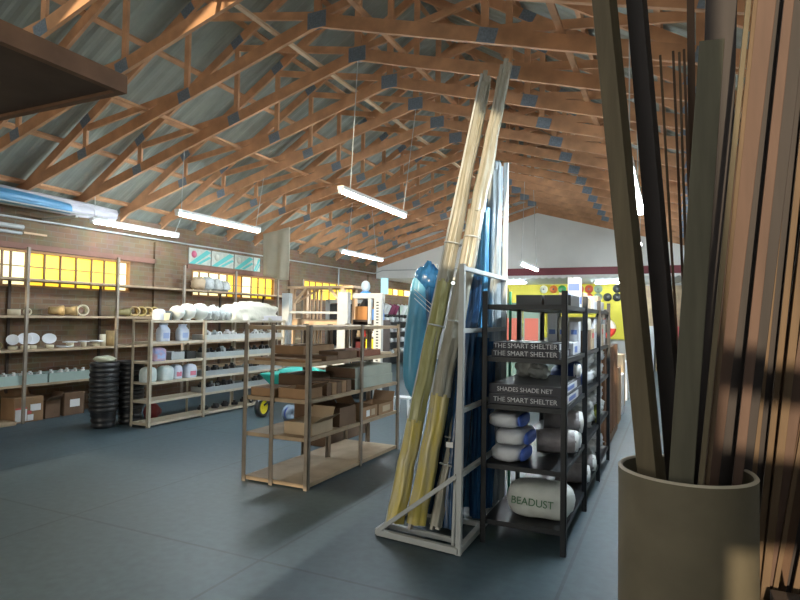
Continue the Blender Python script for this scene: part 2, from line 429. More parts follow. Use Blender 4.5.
# dark loft platform near the entrance, hung from the trusses
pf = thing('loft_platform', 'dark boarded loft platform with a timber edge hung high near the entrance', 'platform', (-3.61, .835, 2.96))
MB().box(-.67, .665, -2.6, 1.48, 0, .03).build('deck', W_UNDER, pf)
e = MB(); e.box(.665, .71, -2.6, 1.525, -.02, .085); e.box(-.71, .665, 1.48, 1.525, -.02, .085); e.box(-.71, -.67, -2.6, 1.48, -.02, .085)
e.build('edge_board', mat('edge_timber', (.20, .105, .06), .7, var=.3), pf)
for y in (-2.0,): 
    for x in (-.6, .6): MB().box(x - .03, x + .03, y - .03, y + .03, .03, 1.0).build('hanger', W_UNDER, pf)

# conduit under the eaves and along the gable
tag(MB().path([(-9.09, 2.6, 3.09), (-9.09, 17.3, 3.13), (-8.85, 17.44, 3.24), (-5.2, 17.44, 3.24), (-5.05, 17.44, 3.24)], .016).build('conduit_pipe', STEEL_W),
    'thin pale conduit pipe running under the eaves and across the gable foot', 'pipe')
tag(MB().path([(-9.07, 14.95, 0), (-9.07, 14.95, 3.1)], .022).build('drop_pipe', STEEL_GREY), 'grey vertical pipe dropping from the eaves conduit past the far window', 'pipe')

# ================================================================== LIGHTS
TUBE = emat('fluorescent_tube', (.80, .93, 1.0), 150.0); TUBE_BRIGHT = emat('boosted_fluorescent_tube', (.86, .95, 1.0), 320.0); TUBE_DIM = emat('dimmed_fluorescent_tube', (.80, .93, 1.0), 26.0)  # one tube boosted to brighten the gable, one dimmed to spare the brick wall
def strip_light(label, x, y0, y1, z, cable_tops=(), axis='y', tube=None):
    L = (y1 - y0) / 2
    if axis == 'y': t = thing('strip_light', label, 'strip light', (x, (y0 + y1) / 2, z))
    else: t = thing('strip_light', label, 'strip light', (x, y0, z)); L = y1
    t['group'] = 'fluorescent strip lights'
    B = (lambda m, a, b, c, d, e, f: m.box(a, b, c, d, e, f)) if axis == 'y' else (lambda m, a, b, c, d, e, f: m.box(c, d, a, b, e, f))
    m = MB(); B(m, -.045, .045, -L, L, .0, .05); m.build('housing', WHITE, t, .006)
    for q in (-1, 1):
        m = MB(); B(m, -.03, .03, min(q * L, q * (L - .04)), max(q * L, q * (L - .04)), -.045, 0); m.build('lamp_holder', WHITE, t)
    p = (0, -L + .045, -.025) if axis == 'y' else (-L + .045, 0, -.025); q = (0, L - .045, -.025) if axis == 'y' else (L - .045, 0, -.025)
    MB().tube(p, q, .019, 10).build('lamp_tube', tube or TUBE, t)
    for (dx, dy, top) in cable_tops:
        ty = min(TRUSS_Y, key=lambda v: abs(v - (t.location.y + dy))) - t.location.y
        MB().tube((0, dy, .045), (dx, ty, top - z), .006, 6).build('cable', STEEL_W, t)
    return t
chz = lambda x: BZ - BS * abs(x - XC) - .075
strip_light('lit strip light closest to the brick wall beside the wrapped rolls', -8.62, 6.4, 8.25, 3.17, [(0, -.85, chz(-8.62)), (0, .85, chz(-8.62))], tube=TUBE_DIM)
strip_light('lit strip light hung from a truss between the tool shelving and brick wall', -6.67, 6.34, 8.25, 3.17, [(0, -.86, chz(-6.67)), (0, .86, chz(-6.67))])
strip_light('lit strip light hung on long cords high above the cream carton rack', -3.75, 6.18, 8.12, 3.24, [(.06, -.72, chz(XC)), (.06, .9, chz(XC))])
strip_light('lit strip light over the white display frames, past the hanging cloth', -6.45, 10.7, 12.66, 3.07, [(0, -.7, chz(-6.45)), (0, .7, chz(-6.45))])
strip_light('lit strip light seen between the two dark leaning posts', -.29, 4.25, 6.15, 2.74, [(.0, -.62, chz(-.29)), (.0, .6, chz(-.29))])
strip_light('small lit strip light hanging on two cords before the white gable', -3.04, 12.7, 14.5, 2.9, [(0, -.8, chz(-3.04)), (0, .8, chz(-3.04))], tube=TUBE_BRIGHT)
strip_light('far lit strip light glimpsed beside the darkest leaning post', -.6, 11.0, 12.8, 3.2, [(0, -.8, chz(-.6)), (0, .8, chz(-.6))], tube=TUBE_BRIGHT)
strip_light('lit strip light under the low ceiling of the back room, brick wall end', -7.4, 19.3, .75, 2.93, axis='x')
strip_light('lit strip light under the low ceiling of the back room, middle', -5.2, 19.6, .75, 2.93, axis='x')
strip_light('lit strip light under the low ceiling of the back room, aisle end', -1.6, 20.2, .75, 2.93, axis='x')
# ================================================================== SHELVING
def shelving(name, label, cat, x0, x1, ys, levels, htop, post, pm, bm, bt=.025, lip=.035, xs=None, group=None):
    """posts at every y (and x0, x1, or xs); a board per bay and level, with a folded front lip"""
    t = thing(name, label, cat, ((x0 + x1) / 2, (ys[0] + ys[-1]) / 2, 0), 0, group)
    cx, cy = t.location.x, t.location.y
    for y in ys:
        for x in (xs or (x0, x1)):
            m = MB(); k = post / 2; a, b = x - cx, y - cy; th = .006
            sx = 1 if x < (x0 + x1) / 2 - .01 else -1; sy = 1 if y < cy else -1
            m.box(a - k, a + k, b - k if sy > 0 else b + k - th, b - k + th if sy > 0 else b + k, 0, htop)   # angle iron
            m.box(a - k if sx > 0 else a + k - th, a - k + th if sx > 0 else a + k, b - k, b + k, 0, htop)
            m.build('post', pm, t)
    for z in levels:
        for i in range(len(ys) - 1):
            m = MB(); m.box(x0 - cx, x1 - cx, ys[i] - cy + .002, ys[i + 1] - cy - .002, z - bt, z)
            if lip:
                m.box(x1 - cx - .004, x1 - cx + .002, ys[i] - cy + .004, ys[i + 1] - cy - .004, z - lip, z + .001)
                m.box(x0 - cx - .002, x0 - cx + .004, ys[i] - cy + .004, ys[i + 1] - cy - .004, z - lip, z + .001)
                if i == 0: m.box(x0 - cx, x1 - cx, ys[i] - cy - .002, ys[i] - cy + .003, z - lip, z + .001)
            m.build('shelf', bm, t)
    return t

def carton(name, label, x0, x1, y0, y1, z, h, m, group=None, op=False, flap=None, stick=None, cat='carton', rz=0):
    cx, cy = (x0 + x1) / 2, (y0 + y1) / 2; a, b = (x1 - x0) / 2, (y1 - y0) / 2
    t = thing(name, label, cat, (cx, cy, z), rz, group)
    k = MB(); th = .006
    if op:
        k.box(-a, a, -b, b, 0, th); k.box(-a, -a + th, -b, b, th, h); k.box(a - th, a, -b, b, th, h)
        k.box(-a + th, a - th, -b, -b + th, th, h); k.box(-a + th, a - th, b - th, b, th, h)
        bod = k.build('body', m, t)
    else:
        k.box(-a, a, -b, b, 0, h); bod = k.build('body', m, t, .004)
    if flap:
        for s in flap:
            f = MB()
            if s == 'x': f.bar((a, 0, h), (a + .09, 0, h + .06), 2 * b * .96, .004)
            if s == 'X': f.bar((-a, 0, h), (-a - .07, 0, h + .1), 2 * b * .96, .004)
            if s == 'y': f.bar((0, -b, h), (0, -b - .09, h + .05), 2 * a * .96, .004)
            if s == 'Y': f.bar((0, b, h), (0, b + .05, h + .11), 2 * a * .96, .004)
            f.build('flap', m, t)
    if stick:
        for (face, u0, u1, v0, v1, mm) in stick:
            s = MB()
            if face == 'x': s.box(a, a + .002, u0, u1, v0, v1)
            else: s.box(u0, u1, -b - .002, -b, v0, v1)
            s.build('sticker', mm, bod)
    return t

# --- long timber shelving against the brick wall
ws = thing('timber_shelving', 'long dark timber shelving fixed along the brick wall under the amber windows', 'shelving', (-8.9, 8.0, 0))
for z, ya in ((.57, 3.6), (1.09, 3.6), (1.60, 3.6), (2.16, 3.6)):
    m = MB(); m.box(-.24, .19, ya - 8, 4.6, z - .035, z); m.build('shelf', W_TAN, ws)
MB().box(-.24, .24, -4.4, -2.66, .0, .05).build('shelf', W_TAN, ws)
for y in (3.9, 5.45, 7.0, 8.51, 10.0, 11.5, 12.55):
    MB().box(.192, .232, y - 8 - .02, y - 8 + .02, 0, 2.62).build('post', STEEL_BR, ws)
    MB().box(-.235, -.21, y - 8 - .02, y - 8 + .02, 0, 2.13).build('back_post', W_DARK, ws)

# --- cream steel shelving in front of it
cream = shelving('steel_shelving', 'cream steel shelving with bagged goods and grey trays, beside the stacked black buckets', 'shelving',
                 -7.20, -6.87, [6.11, 7.19, 8.24, 9.3], [.06, .38, .65, .95, 1.24, 1.56], 1.57, .045, STEEL_CREAM, STEEL_CREAM)
# --- cream carton rack in the middle of the floor
rack = shelving('carton_rack', 'free-standing tan steel rack of open cartons in the middle of the floor', 'rack',
                -3.88, -3.14, [4.66, 5.69, 6.64], [.05, .485, .845, 1.20, 1.55], 1.565, .045, STEEL_BR, W_TAN, xs=(-3.88, -3.55, -3.14))
# --- black shelving by the aisle
dark = shelving('black_shelving', 'black steel shelving stacked with black boxes and white sacks beside the aisle', 'shelving',
                -1.27, -.69, [4.22, 5.29, 6.32, 7.33], [.17, .58, 1.02, 1.37, 1.76], 1.86, .04, STEEL_DK, STEEL_DK)

# ================================================================== GOODS ON THE WALL SHELVING
SX = -8.86
def ring_item(name, label, y, z, r, w, m, axis=(1, 0, 0), x=SX, group=None, cat='ring'):
    t = MB().lathe([(r, -w / 2), (r, w / 2), (r * .72, w / 2), (r * .72, -w / 2)], (0, 0, 0), axis, 24, True).build(name, m)
    t.location = (x, y, z + r if axis[2] == 0 else z + w / 2); return tag(t, label, cat, group)
ring_item('pipe_collar', 'wide cream pipe collar lying on the wall shelf, first from the entrance', 5.37, 1.60, .085, .09, CREAM, (0, 0, 1), cat='collar')
ring_item('pipe_collar', 'narrow cream pipe collar standing on the wall shelf behind the slim post', 5.57, 1.60, .055, .07, CREAM, (.9, -.43, 0), cat='collar')
def clay_pipe(label, y, z, r, L, m, ang, x=SX, rim=False, group='clay pipe fittings on the wall shelf'):
    t = thing('clay_pipe', label, 'pipe', (x, y, z + r * 1.12), ang, group)
    MB().lathe([(r * .78, -L / 2), (r * .82, L * .1), (r, L * .22), (r * 1.08, L * .5), (r * .8, L * .5), (r * .7, L * .1), (r * .66, -L / 2)], (0, 0, 0), (1, 0, 0), 22, True).build('body', m, t)
    MB().lathe([(r * 1.12, L * .42), (r * 1.12, L * .52), (r * .8, L * .52), (r * .8, L * .42)], (0, 0, 0), (1, 0, 0), 22, True).build('rim', CREAM if rim else m, t)
    return t
clay_pipe('tan clay pipe elbow on the wall shelf, closest to the entrance', 6.02, 1.60, .075, .2, TAN_CLAY, R(70))
clay_pipe('longer tan clay pipe on the wall shelf under the amber window', 6.23, 1.60, .075, .24, TAN_CLAY, R(60))
clay_pipe('cream-rimmed clay pipe with its open mouth towards the room', 6.46, 1.60, .085, .2, CREAM, R(-25), rim=True)
OLIVE_C = mat('olive_clay', (.30, .26, .12), .65, var=.25, scale=8)
clay_pipe('olive clay pipe on the wall shelf just past the second slim post', 7.25, 1.60, .07, .24, OLIVE_C, R(75))
for i, y in enumerate((7.48, 7.62, 7.77, 7.91)):
    clay_pipe('%s tan clay pipe from the slim post in the row facing the room' % ORD[i], y, 1.60, .084, .24, TAN_CLAY if i % 2 == 0 else mat('ochre_clay', (.50, .36, .12), .6, var=.2), R(-28), group='row of tan clay pipes')
DISH = mat('white_ceramic', (.82, .84, .88), .2)
def dish(label, y, r, tilt, group='white dishes on cream rings'):
    t = thing('ceramic_dish', label, 'dish', (SX, y, 1.09), 0, group)
    MB().lathe([(.06, 0), (.062, .05), (.05, .055), (.045, 0)], (0, 0, 0), (0, 0, 1), 20, True).build('base_ring', CREAM, t)
    ax = Vector((math.cos(tilt), -.45, math.sin(tilt))).normalized()
    MB().lathe([(0, .0), (r * .6, .004), (r * .95, .022), (r, .034), (r * .92, .032), (r * .55, .014), (0, .010)], (-.01, 0, .06 + r * math.cos(tilt)), ax, 26).build('plate', DISH, t)
dish('white ceramic dish on a cream ring, closest to the entrance on the wall shelf', 5.37, .085, .5)
dish('large white ceramic dish leaning on a ring just behind the slim post', 5.55, .1, .6)
dish('second large white dish half overlapping the one behind the slim post', 5.66, .1, .6)
dish('white ceramic dish tilted well back, alone past the two overlapping dishes', 5.93, .1, .75)
t = MB().lathe([(0, 0), (.08, .004), (.13, .03), (.12, .034), (.07, .016), (0, .014)], (0, 0, 0), (0, 0, 1), 26).build('ceramic_dish', DISH)
t.location = (SX + .04, 6.16, 1.09); tag(t, 'white dish lying flat on the wall shelf beside the pedestals', 'dish')
for i, y in enumerate((6.29, 6.53, 6.76)):
    t = thing('pedestal_cap', ['cream pedestal cap with a flat top, nearest the tilted dishes', 'small cream pedestal cap in the middle of three', 'cream pedestal cap with a flat top, nearest the tan tubes'][i], 'vent cap', (SX - .02, y, 1.09), 0, 'flat topped pedestal caps')
    r = (.055, .045, .06)[i]
    MB().lathe([(r, 0), (r, .075), (r * .8, .075), (r * .8, 0)], (0, 0, 0), (0, 0, 1), 20, True).build('base', CREAM, t)
    MB().lathe([(0, .075), (r * 2.0, .08), (r * 2.05, .092), (r * .8, .1), (0, .1)], (0, 0, 0), (0, 0, 1), 24).build('top', DISH, t)
for i, (y, h, r) in enumerate(((6.87, .2, .05), (7.0 - .06 + .08, .26, .075))):
    tag(MB().lathe([(r, 0), (r, h), (r * .85, h), (r * .85, 0)], (SX, y, 1.09), (0, 0, 1), 22, True).build('clay_tube', TAN_CLAY if i else CREAM),
        ['short tan tube standing on end beside a taller one', 'tall tan tube standing on end against the second slim post'][i], 'tube', 'tubes standing on end')
ring_item('pipe_collar', 'olive pipe collar at the entrance end of the dish shelf', 5.14, 1.09, .07, .1, OLIVE_C, (.9, -.43, 0), cat='collar')

BIN = mat('green_grey_bin', (.36, .46, .43), .35, var=.08)
def bin_(label, x0, x1, y0, y1, z, h, m=BIN, group='plastic bins on the low wall shelf'):
    return carton('storage_bin', label, x0, x1, y0, y1, z, h, m, group, True, cat='bin')
bins = [(4.4, 5.1), (5.13, 5.83), (5.86, 6.55)]
bl = ['pale green bin at the entrance end of the low wall shelf', 'pale green bin of white fittings behind the slim post', 'pale green bin of white fittings closest to the black buckets']
for i, (a, b) in enumerate(bins):
    if i == 0: continue
    bin_(bl[i], -9.1, -8.73, a, b, .57, .14)
    q = random.Random(i)
    for k in range(9):
        y = a + .06 + (b - a - .12) * (k + .5) / 9; x = -8.8 - (k % 2) * .12
        an = q.uniform(0, 3); d = Vector((math.cos(an), math.sin(an), .25)) * .035
        m = MB().tube(Vector((0, 0, 0)) - d, d, .024, 10); m.tube(d * .6, d * .6 + Vector((.0, .0, .045)), .02, 10)
        o = m.build('pipe_fitting', WHITE); o.location = (x, y, .57 + .115 + .01 * (k % 3))
        tag(o, 'small white pipe fitting heaped in the bin %s' % ('behind the slim post' if i == 1 else 'closest to the black buckets'), 'fitting', 'white fittings in the bin %s' % ('behind the slim post' if i == 1 else 'closest to the buckets'))
LAB = mat('red_label', (.62, .12, .12), .6)
carton('cardboard_box', 'large cardboard box with white and red stickers under the wall shelving', -9.08, -8.76, 5.36, 5.8, .0, .37, CARD, 'boxes under the wall shelving', flap='X',
       stick=[('x', -.2, -.03, .02, .2, PAPER), ('x', .02, .18, .16, .26, PAPER), ('x', -.02, .07, .02, .11, PAPER), ('x', -.2, -.03, .2, .225, LAB), ('x', -.02, .04, .12, .17, LAB)], cat='box')
carton('cardboard_box', 'open cardboard box with a raised flap between two stickered boxes', -9.06, -8.8, 5.86, 6.1, .0, .28, CARD_D, 'boxes under the wall shelving', True, 'xY', cat='box')
carton('cardboard_box', 'cardboard box with one white sticker beside the black bucket stack', -9.08, -8.8, 6.17, 6.52, .0, .36, CARD_D, 'boxes under the wall shelving', stick=[('x', -.08, .09, .13, .25, PAPER)], cat='box')

# ================================================================== BLACK BUCKETS
def bucket(name='bucket'):
    r1, r0, h = .188, .140, .30
    t = thing('black_bucket', 'x', 'bucket', (0, 0, 0), 0, 'stacked black buckets')
    MB().lathe([(0, 0), (r0, 0), (r0 + .022, .03), (r0 + .014, .065), (r0 + .010, .075), (r0 + .030, .10), (r0 + .024, .14), (r0 + .018, .146), (r0 + .038, .175), (r0 + .034, .215), (r1 - .006, h - .07), (r1 - .006, h - .066), (r1 - .012, h - .066), (r0 - .008, .008), (0, .008)], (0, 0, 0), (0, 0, 1), 28).build('body', BLACK_P, t)
    MB().lathe([(r1 - .008, h - .066), (r1 + .004, h - .060), (r1 + .012, h - .035), (r1 + .004, h - .006), (r1 - .004, h), (r1 - .012, h - .006), (r1 - .012, h - .06)], (0, 0, 0), (0, 0, 1), 28, True).build('rim', BLACK_R, t)
    return t
b0 = bucket(); first = True
for (x, y, n, lab) in ((-7.47, 5.84, 10, 'in the bucket stack nearest the entrance'), (-7.44, 6.27, 10, 'in the bucket stack behind, against the cream shelving')):
    for k in range(n):
        L = '%s black bucket from the floor %s' % (ORD[k], lab)
        o = b0 if first else dup(b0, (0, 0, 0)); first = False
        o.location = (x, y, .071 * k); o['label'] = L
tag(MB().blob((-7.47, 5.84, .94 + .045), (.16, .14, .05), 4, .25).build('cloth_heap', mat('pale_cloth', (.55, .55, .42), .9, var=.2)), 'crumpled pale cloth on top of the front bucket stack', 'cloth')
tag(MB().blob((-7.40, 6.64, .13), (.09, .15, .13), 8, .3).build('red_bag', mat('red_bag', (.33, .05, .05), .5, var=.3)), 'dark red bag slumped between the buckets and cream shelving', 'bag')

# ================================================================== GOODS ON THE CREAM SHELVING
def shopping_bag(label, x, y, z, w, d, h, m, seed, fold=True, patch=None, rz=0.0, group='bagged powder goods on the cream shelving'):
    """a filled paper bag: square body, gusseted shoulders, folded top"""
    t = thing('filled_bag', label, 'bag', (x, y, z), rz, group)
    rn = random.Random(seed); prof = [(0, .94, .94), (.05, 1, 1), (.45, 1.04, 1.03), (.68, 1, .96), (.78, .92, .62), (.86, .82, .28), (1.0, .80, .16)]
    if not fold: prof = [(0, .94, .94), (.06, 1, 1), (.5, 1.05, 1.05), (.8, .98, .96), (.93, .8, .74), (1.0, .45, .4)]
    n = 20; v = []; f = []
    for (hh, a, b) in prof:
        for i in range(n):
            an = 2 * PI * i / n; c, s = math.cos(an), math.sin(an)
            cx = math.copysign(abs(c) ** .45, c); sy = math.copysign(abs(s) ** .45, s)
            j = 1 + rn.uniform(-.02, .02)
            v.append((cx * d / 2 * b * j, sy * w / 2 * a * j, hh * h))
    for k in range(len(prof) - 1):
        for i in range(n): f.append((k * n + i, k * n + (i + 1) % n, (k + 1) * n + (i + 1) % n, (k + 1) * n + i))
    f.append(tuple(range(n - 1, -1, -1))); f.append(tuple(range((len(prof) - 1) * n, len(prof) * n)))
    bod = MB().add(v, f, True).build('body', m, t)
    if fold: MB().box(-.02, .035, -w * .36, w * .36, h * .95, h * 1.04).build('folded_top', m, bod, .008)
    if patch: MB().box(d / 2 * 1.02, d / 2 * 1.05, -w * .3, w * .3, h * .18, h * .5).build('label_panel', patch, bod, .004)
    return t
BP1 = mat('pale_blue_print', (.34, .45, .72), .5)
PK = mat('pink_print', (.62, .18, .26), .5)
shopping_bag('white folded-top bag on the second shelf down, nearest the end post', -7.0, 6.46, 1.24, .19, .13, .26, BAG_W, 1, patch=BP1)
shopping_bag('white folded-top bag on the second shelf down, further from the end post', -7.0, 6.84, 1.24, .19, .13, .25, BAG_W, 2, patch=BP1)
shopping_bag('pink and blue bag alone on the third shelf down of the cream shelving', -7.0, 6.36, .95, .24, .16, .2, BAG_P, 3, False, patch=BP1)
shopping_bag('white and green bag on the fourth shelf down, half behind the end post', -7.0, 6.2, .65, .22, .16, .22, BAG_G, 4, False)
shopping_bag('white and green bag on the fourth shelf down, second from the end post', -6.98, 6.5, .65, .23, .16, .22, BAG_G, 5, False)
shopping_bag('white bag with pink print on the fourth shelf down, behind a green one', -7.02, 6.74, .65, .17, .16, .22, BAG_W, 6, False, patch=PK)
shopping_bag('bag with pink print on the fourth shelf down, nearest the middle post', -6.98, 6.99, .65, .2, .16, .215, BAG_W, 7, False, patch=PK)
for i, (y, w) in enumerate(((6.72, .26), (7.0, .2))):
    carton('parts_crate', ['grey crate beside the pink and blue bag', 'dark grey crate against the middle post, third shelf down'][i], -7.18, -6.95, y - w / 2, y + w / 2, .95, .12, [STEEL_GREY, BLACK_P][i], 'crates on the third shelf', True, cat='crate')
tag(MB().tube((-7.1, 6.75, 1.24 - .0), (-7.1, 6.75, 1.36), .05, 14).build('tin', CARD_D), 'brown tin behind the white folded-top bags', 'tin')
TRAYF = mat('grey_tray', (.36, .40, .42), .4, .2, var=.1)
trn = ['top', 'second', 'third', 'fourth', 'lowest']
for bi, (ya, yb) in enumerate(((7.22, 8.21), (8.27, 9.27))):
    for li, z in enumerate((1.24, .95, .65, .38, .06)):
        m = STEEL_W if li == 0 else TRAYF
        where = 'in the %s bay of the cream shelving' % ('middle' if bi == 0 else 'far')
        if li < 4: carton('parts_tray', '%s long grey tray down %s' % (trn[li], where) if li else 'white tray of pale fittings %s' % where, -7.17, -6.89, ya, yb, z, .085, m, 'parts trays on the cream shelving', True, cat='tray')
        q = random.Random(bi * 9 + li)
        for k in range(7):
            y = ya + .08 + (yb - ya - .16) * (k + .5) / 7; x = q.uniform(-7.12, -6.97)
            r = q.uniform(.035, .055)
            mm = [WHITE, BLACK_P, BLACK_P, BLACK_R, BLACK_P][li] if q.random() < .85 else STEEL_GREY
            mb = MB()
            if k % 2: mb.lathe([(r, -.03), (r * 1.15, .0), (r, .045), (r * .6, .045), (r * .6, -.03)], (0, 0, 0), (q.uniform(.3, 1), q.uniform(-1, 1), .3), 14, True)
            else: mb.tube((-.05, 0, 0), (.05, .02, .01), r * .7, 12); mb.tube((0, 0, 0), (0, .0, .07), r * .6, 12)
            o = mb.build('pipe_fitting', mm); o.location = (x, y, z + (.045 if li < 4 else .0) + r * .9)
            tag(o, '%s pipe fitting in the %s tray, %s bay of the cream shelving' % ('pale' if mm in (WHITE, STEEL_GREY) else 'black', trn[li], 'middle' if bi == 0 else 'far') if li < 4 else '%s pipe fitting on the lowest shelf %s' % ('pale' if mm is STEEL_GREY else 'black', where), 'fitting',
                '%s fittings in the %s tray, %s bay' % ('pale' if mm in (WHITE, STEEL_GREY) else 'black', trn[li], 'middle' if bi == 0 else 'far'))
# on top of the cream shelving
shopping_bag('pale blue bag with a gathered top on the cream shelving, end nearest the clay pipes', -6.99, 6.36, 1.56, .15, .15, .17, BAG_W, 11, False)
tag(MB().lathe([(.035, 0), (.05, .11), (.043, .11), (.03, .01), (0, .01)], (-6.90, 6.43, 1.56), (0, 0, 1), 18).build('cream_cup', CREAM), 'cream cup in front of the pale blue bag on the cream shelving', 'cup')
tag(MB().lathe([(0, 0), (.055, 0), (.055, .1), (.045, .12), (.045, .14), (0, .14)], (-6.99, 6.54, 1.56), (0, 0, 1), 18).build('dark_jar', mat('dark_glass', (.08, .10, .11), .2)), 'dark jar between the cream cup and white domes', 'jar')
DOME = mat('white_dome', (.62, .65, .62), .45, var=.1, scale=5)
for i, (y, r) in enumerate(((6.72, .12), (6.93, .14), (7.2, .145))):
    t = thing('white_globe', ['smallest white globe on the cream shelving, beside the dark jar', 'middle white globe on the cream shelving', 'largest white globe on the cream shelving, beside the silver bags'][i], 'globe', (-7.0, y, 1.56), 0, 'white globes on the cream shelving')
    MB().lathe([(r * .4, 0), (r * .42, .02), (r * .8, .06), (r, r * .95), (r * .86, r * 1.5), (r * .5, r * 1.83), (0, r * 1.93)], (0, 0, 0), (.0, 0, 1), 24).build('globe', DOME, t)
    MB().lathe([(r * .42, 0), (r * .42, .022), (r * .3, .022), (r * .3, 0)], (0, 0, 0), (0, 0, 1), 20, True).build('neck', WHITE, t)
for i, (y, r) in enumerate(((7.42, .1), (7.58, .11), (7.74, .1), (7.9, .1))):
    tag(MB().blob((-7.08, y, 1.56 + r * 1.05), (r * 1.1, .085, r * 1.15), 20 + i, .5, 4.5).build('silver_bag', POLY), '%s crumpled silver bag on the cream shelving, counted from the globes' % ORD[i], 'bag', 'crumpled silver bags')
cov = MB()
for i in range(1): cov.blob((-7.06, 8.56, 1.56), (.20, .66, .33), 31, .22, 4.0, 40, 24, pw=.62, zmin=.002)
tag(cov.build('white_dust_sheet', mat('cream_sheet', (.62, .60, .52), .85, bump=.4, scale=14)), 'lumpy white sheet heaped over goods on top of the cream shelving', 'sheet')
carton('white_carton', 'flat white carton at the front of the cream shelving top, before the lumpy sheet', -7.0, -6.86, 8.62, 9.24, 1.56, .09, mat('lilac_white', (.66, .64, .68), .6), cat='carton')

# frosted stack before the second window, on the wall shelving's upper plank
for i, (y, h) in enumerate(((9.05, .26), (9.3, .28), (9.55, .26), (9.8, .22))):
    tag(MB().blob((-8.86, y, 2.16 + h / 2), (.13, .13, h / 2), 50 + i, .35, 4, pw=.7).build('clear_bag', POLY if i else CARD_P), '%s bag of pale goods on the top plank before the second window' % ORD[i], 'bag', 'bags before the second window')

# ================================================================== WRAPPED ROLLS, BOARDS AND CLOTH ON THE BRICK WALL
br = thing('wall_brackets', 'steel arms under the wrapped rolls along the eaves', 'bracket', (-9.0, 4.5, 3.16))
for y in (3.4, 4.6, 5.95): 
    MB().box(-.15, .66, y - 4.5 - .02, y - 4.5 + .02, -.03, 0).build('arm', STEEL_W, br)
MB().tube((.65, -1.5, .03), (.65, 2.0, .03), .012, 8).build('front_rail', STEEL_W, br)
ROLLW = mat('lilac_film', (.58, .56, .62), .35, var=.25, scale=3, stretch=(8, 1, 8), bump=.3)
tag(MB().ridged([(-8.84, 2.9, 3.36), (-8.84, 4.2, 3.36), (-8.84, 5.4, 3.36), (-8.84, 6.4, 3.36), (-8.83, 7.0, 3.36)], [.14, .14, .13, .125, .10], 9, 3, .14).build('wrapped_roll', ROLLW), 'long lilac-white wrapped roll lying along the eaves', 'roll')
tag(MB().ridged([(-8.53, 2.9, 3.30), (-8.53, 4.2, 3.29), (-8.52, 5.4, 3.28), (-8.52, 5.95, 3.265)], [.115, .11, .095, .075], 7, 5, .14).build('wrapped_roll', mat('blue_film', (.10, .32, .55), .35, var=.25, scale=3, stretch=(8, 1, 8), bump=.3)), 'shorter blue wrapped roll lying in front of the lilac one', 'roll')
for i, (z, y1) in enumerate(((2.965, 5.62), (2.87, 5.6))):
    tag(MB().tube((-9.115, 3.6, z), (-9.115, y1, z), .035 - .01 * i, 14).build('wall_tube', STEEL_W if i == 0 else STEEL_GREY), ['upper thick white tube held on the brick wall over the window', 'lower thin grey tube held on the brick wall over the window'][i], 'tube')
tag(MB().box(-9.15, -9.11, 5.63, 6.0, 2.87, 2.9).build('timber_offcut', W_PALE), 'short timber batten on the brick wall past the tubes', 'batten')
TEAL = mat('teal_print', (.08, .42, .40), .6); PINKP = mat('rose_print', (.55, .12, .2), .6); GREYP = mat('grey_print', (.50, .50, .42), .6)
for i, (ya, yb) in enumerate(((9.04, 9.67), (9.70, 10.40), (10.43, 11.08), (11.1, 11.34))):
    t = thing('printed_board', ['%s printed board with teal diagonal stripes from the shop front' % ORD[i], None][0] if i < 3 else 'cropped teal striped board half behind the hanging cloth', 'board', (-9.12, (ya + yb) / 2, 2.72), 0, 'teal striped boards over the second window')
    w = (yb - ya) / 2; z1 = .33
    MB().box(-.02, .0, -w, w, 0, z1).build('panel', mat('board_cream', (.50, .52, .45), .6, var=.25, scale=9), t)
    for (a, b, c, d, m) in (((-w, .0), (-w * .5, 0), (w, z1 * .85), (w * .6, z1 * .98), TEAL), ((-w * .3, .01), (w * .05, .01), (w, z1 * .48), (w * .85, z1 * .6), TEAL)):
        mb = MB(); q = [a, b, c, d]
        mb.hexa([(.0005, y, z) for y, z in q], [(.0025, y, z) for y, z in q]); mb.build('print_stripe', m, t)
    MB().lathe([(0, 0), (.075, 0), (.075, .002), (0, .002)], (.0005, -w * .55, z1 * .62), (1, 0, 0), 16).build('print_spot', PINKP if i == 0 else GREYP, t)
    MB().box(-.025, .004, w, w + .012, 0, z1).build('edge_strip', BLACK_P, t)
# hanging cloth on a truss
nx, nz = 20, 16; v = []; f = []
for k in range(nz + 1):
    for i in range(nx + 1):
        u, w = i / nx, k / nz
        zt = 3.60 + .12 * u; zb = 2.60 - .11 * u
        if u > .25: zb -= .03 * math.sin((u - .25) * 4)
        v.append((-8.82 + .78 * u + .03 * w * math.sin(u * 3), 11.06 + .03 * math.sin(u * 14 + w * 2) * (0.3 + w) + .02 * math.sin(u * 5), zt + (zb - zt) * w))
f = [(k * (nx + 1) + i, k * (nx + 1) + i + 1, (k + 1) * (nx + 1) + i + 1, (k + 1) * (nx + 1) + i) for k in range(nz) for i in range(nx)]
o = MB().add(v, f, True).build('hanging_cloth', mat('beige_cloth', (.50, .47, .38), .9, var=.12, scale=3))
sd = o.modifiers.new('thickness', 'SOLIDIFY'); sd.thickness = .006
tag(o, 'beige cloth hanging from a truss beside the brick wall', 'cloth')
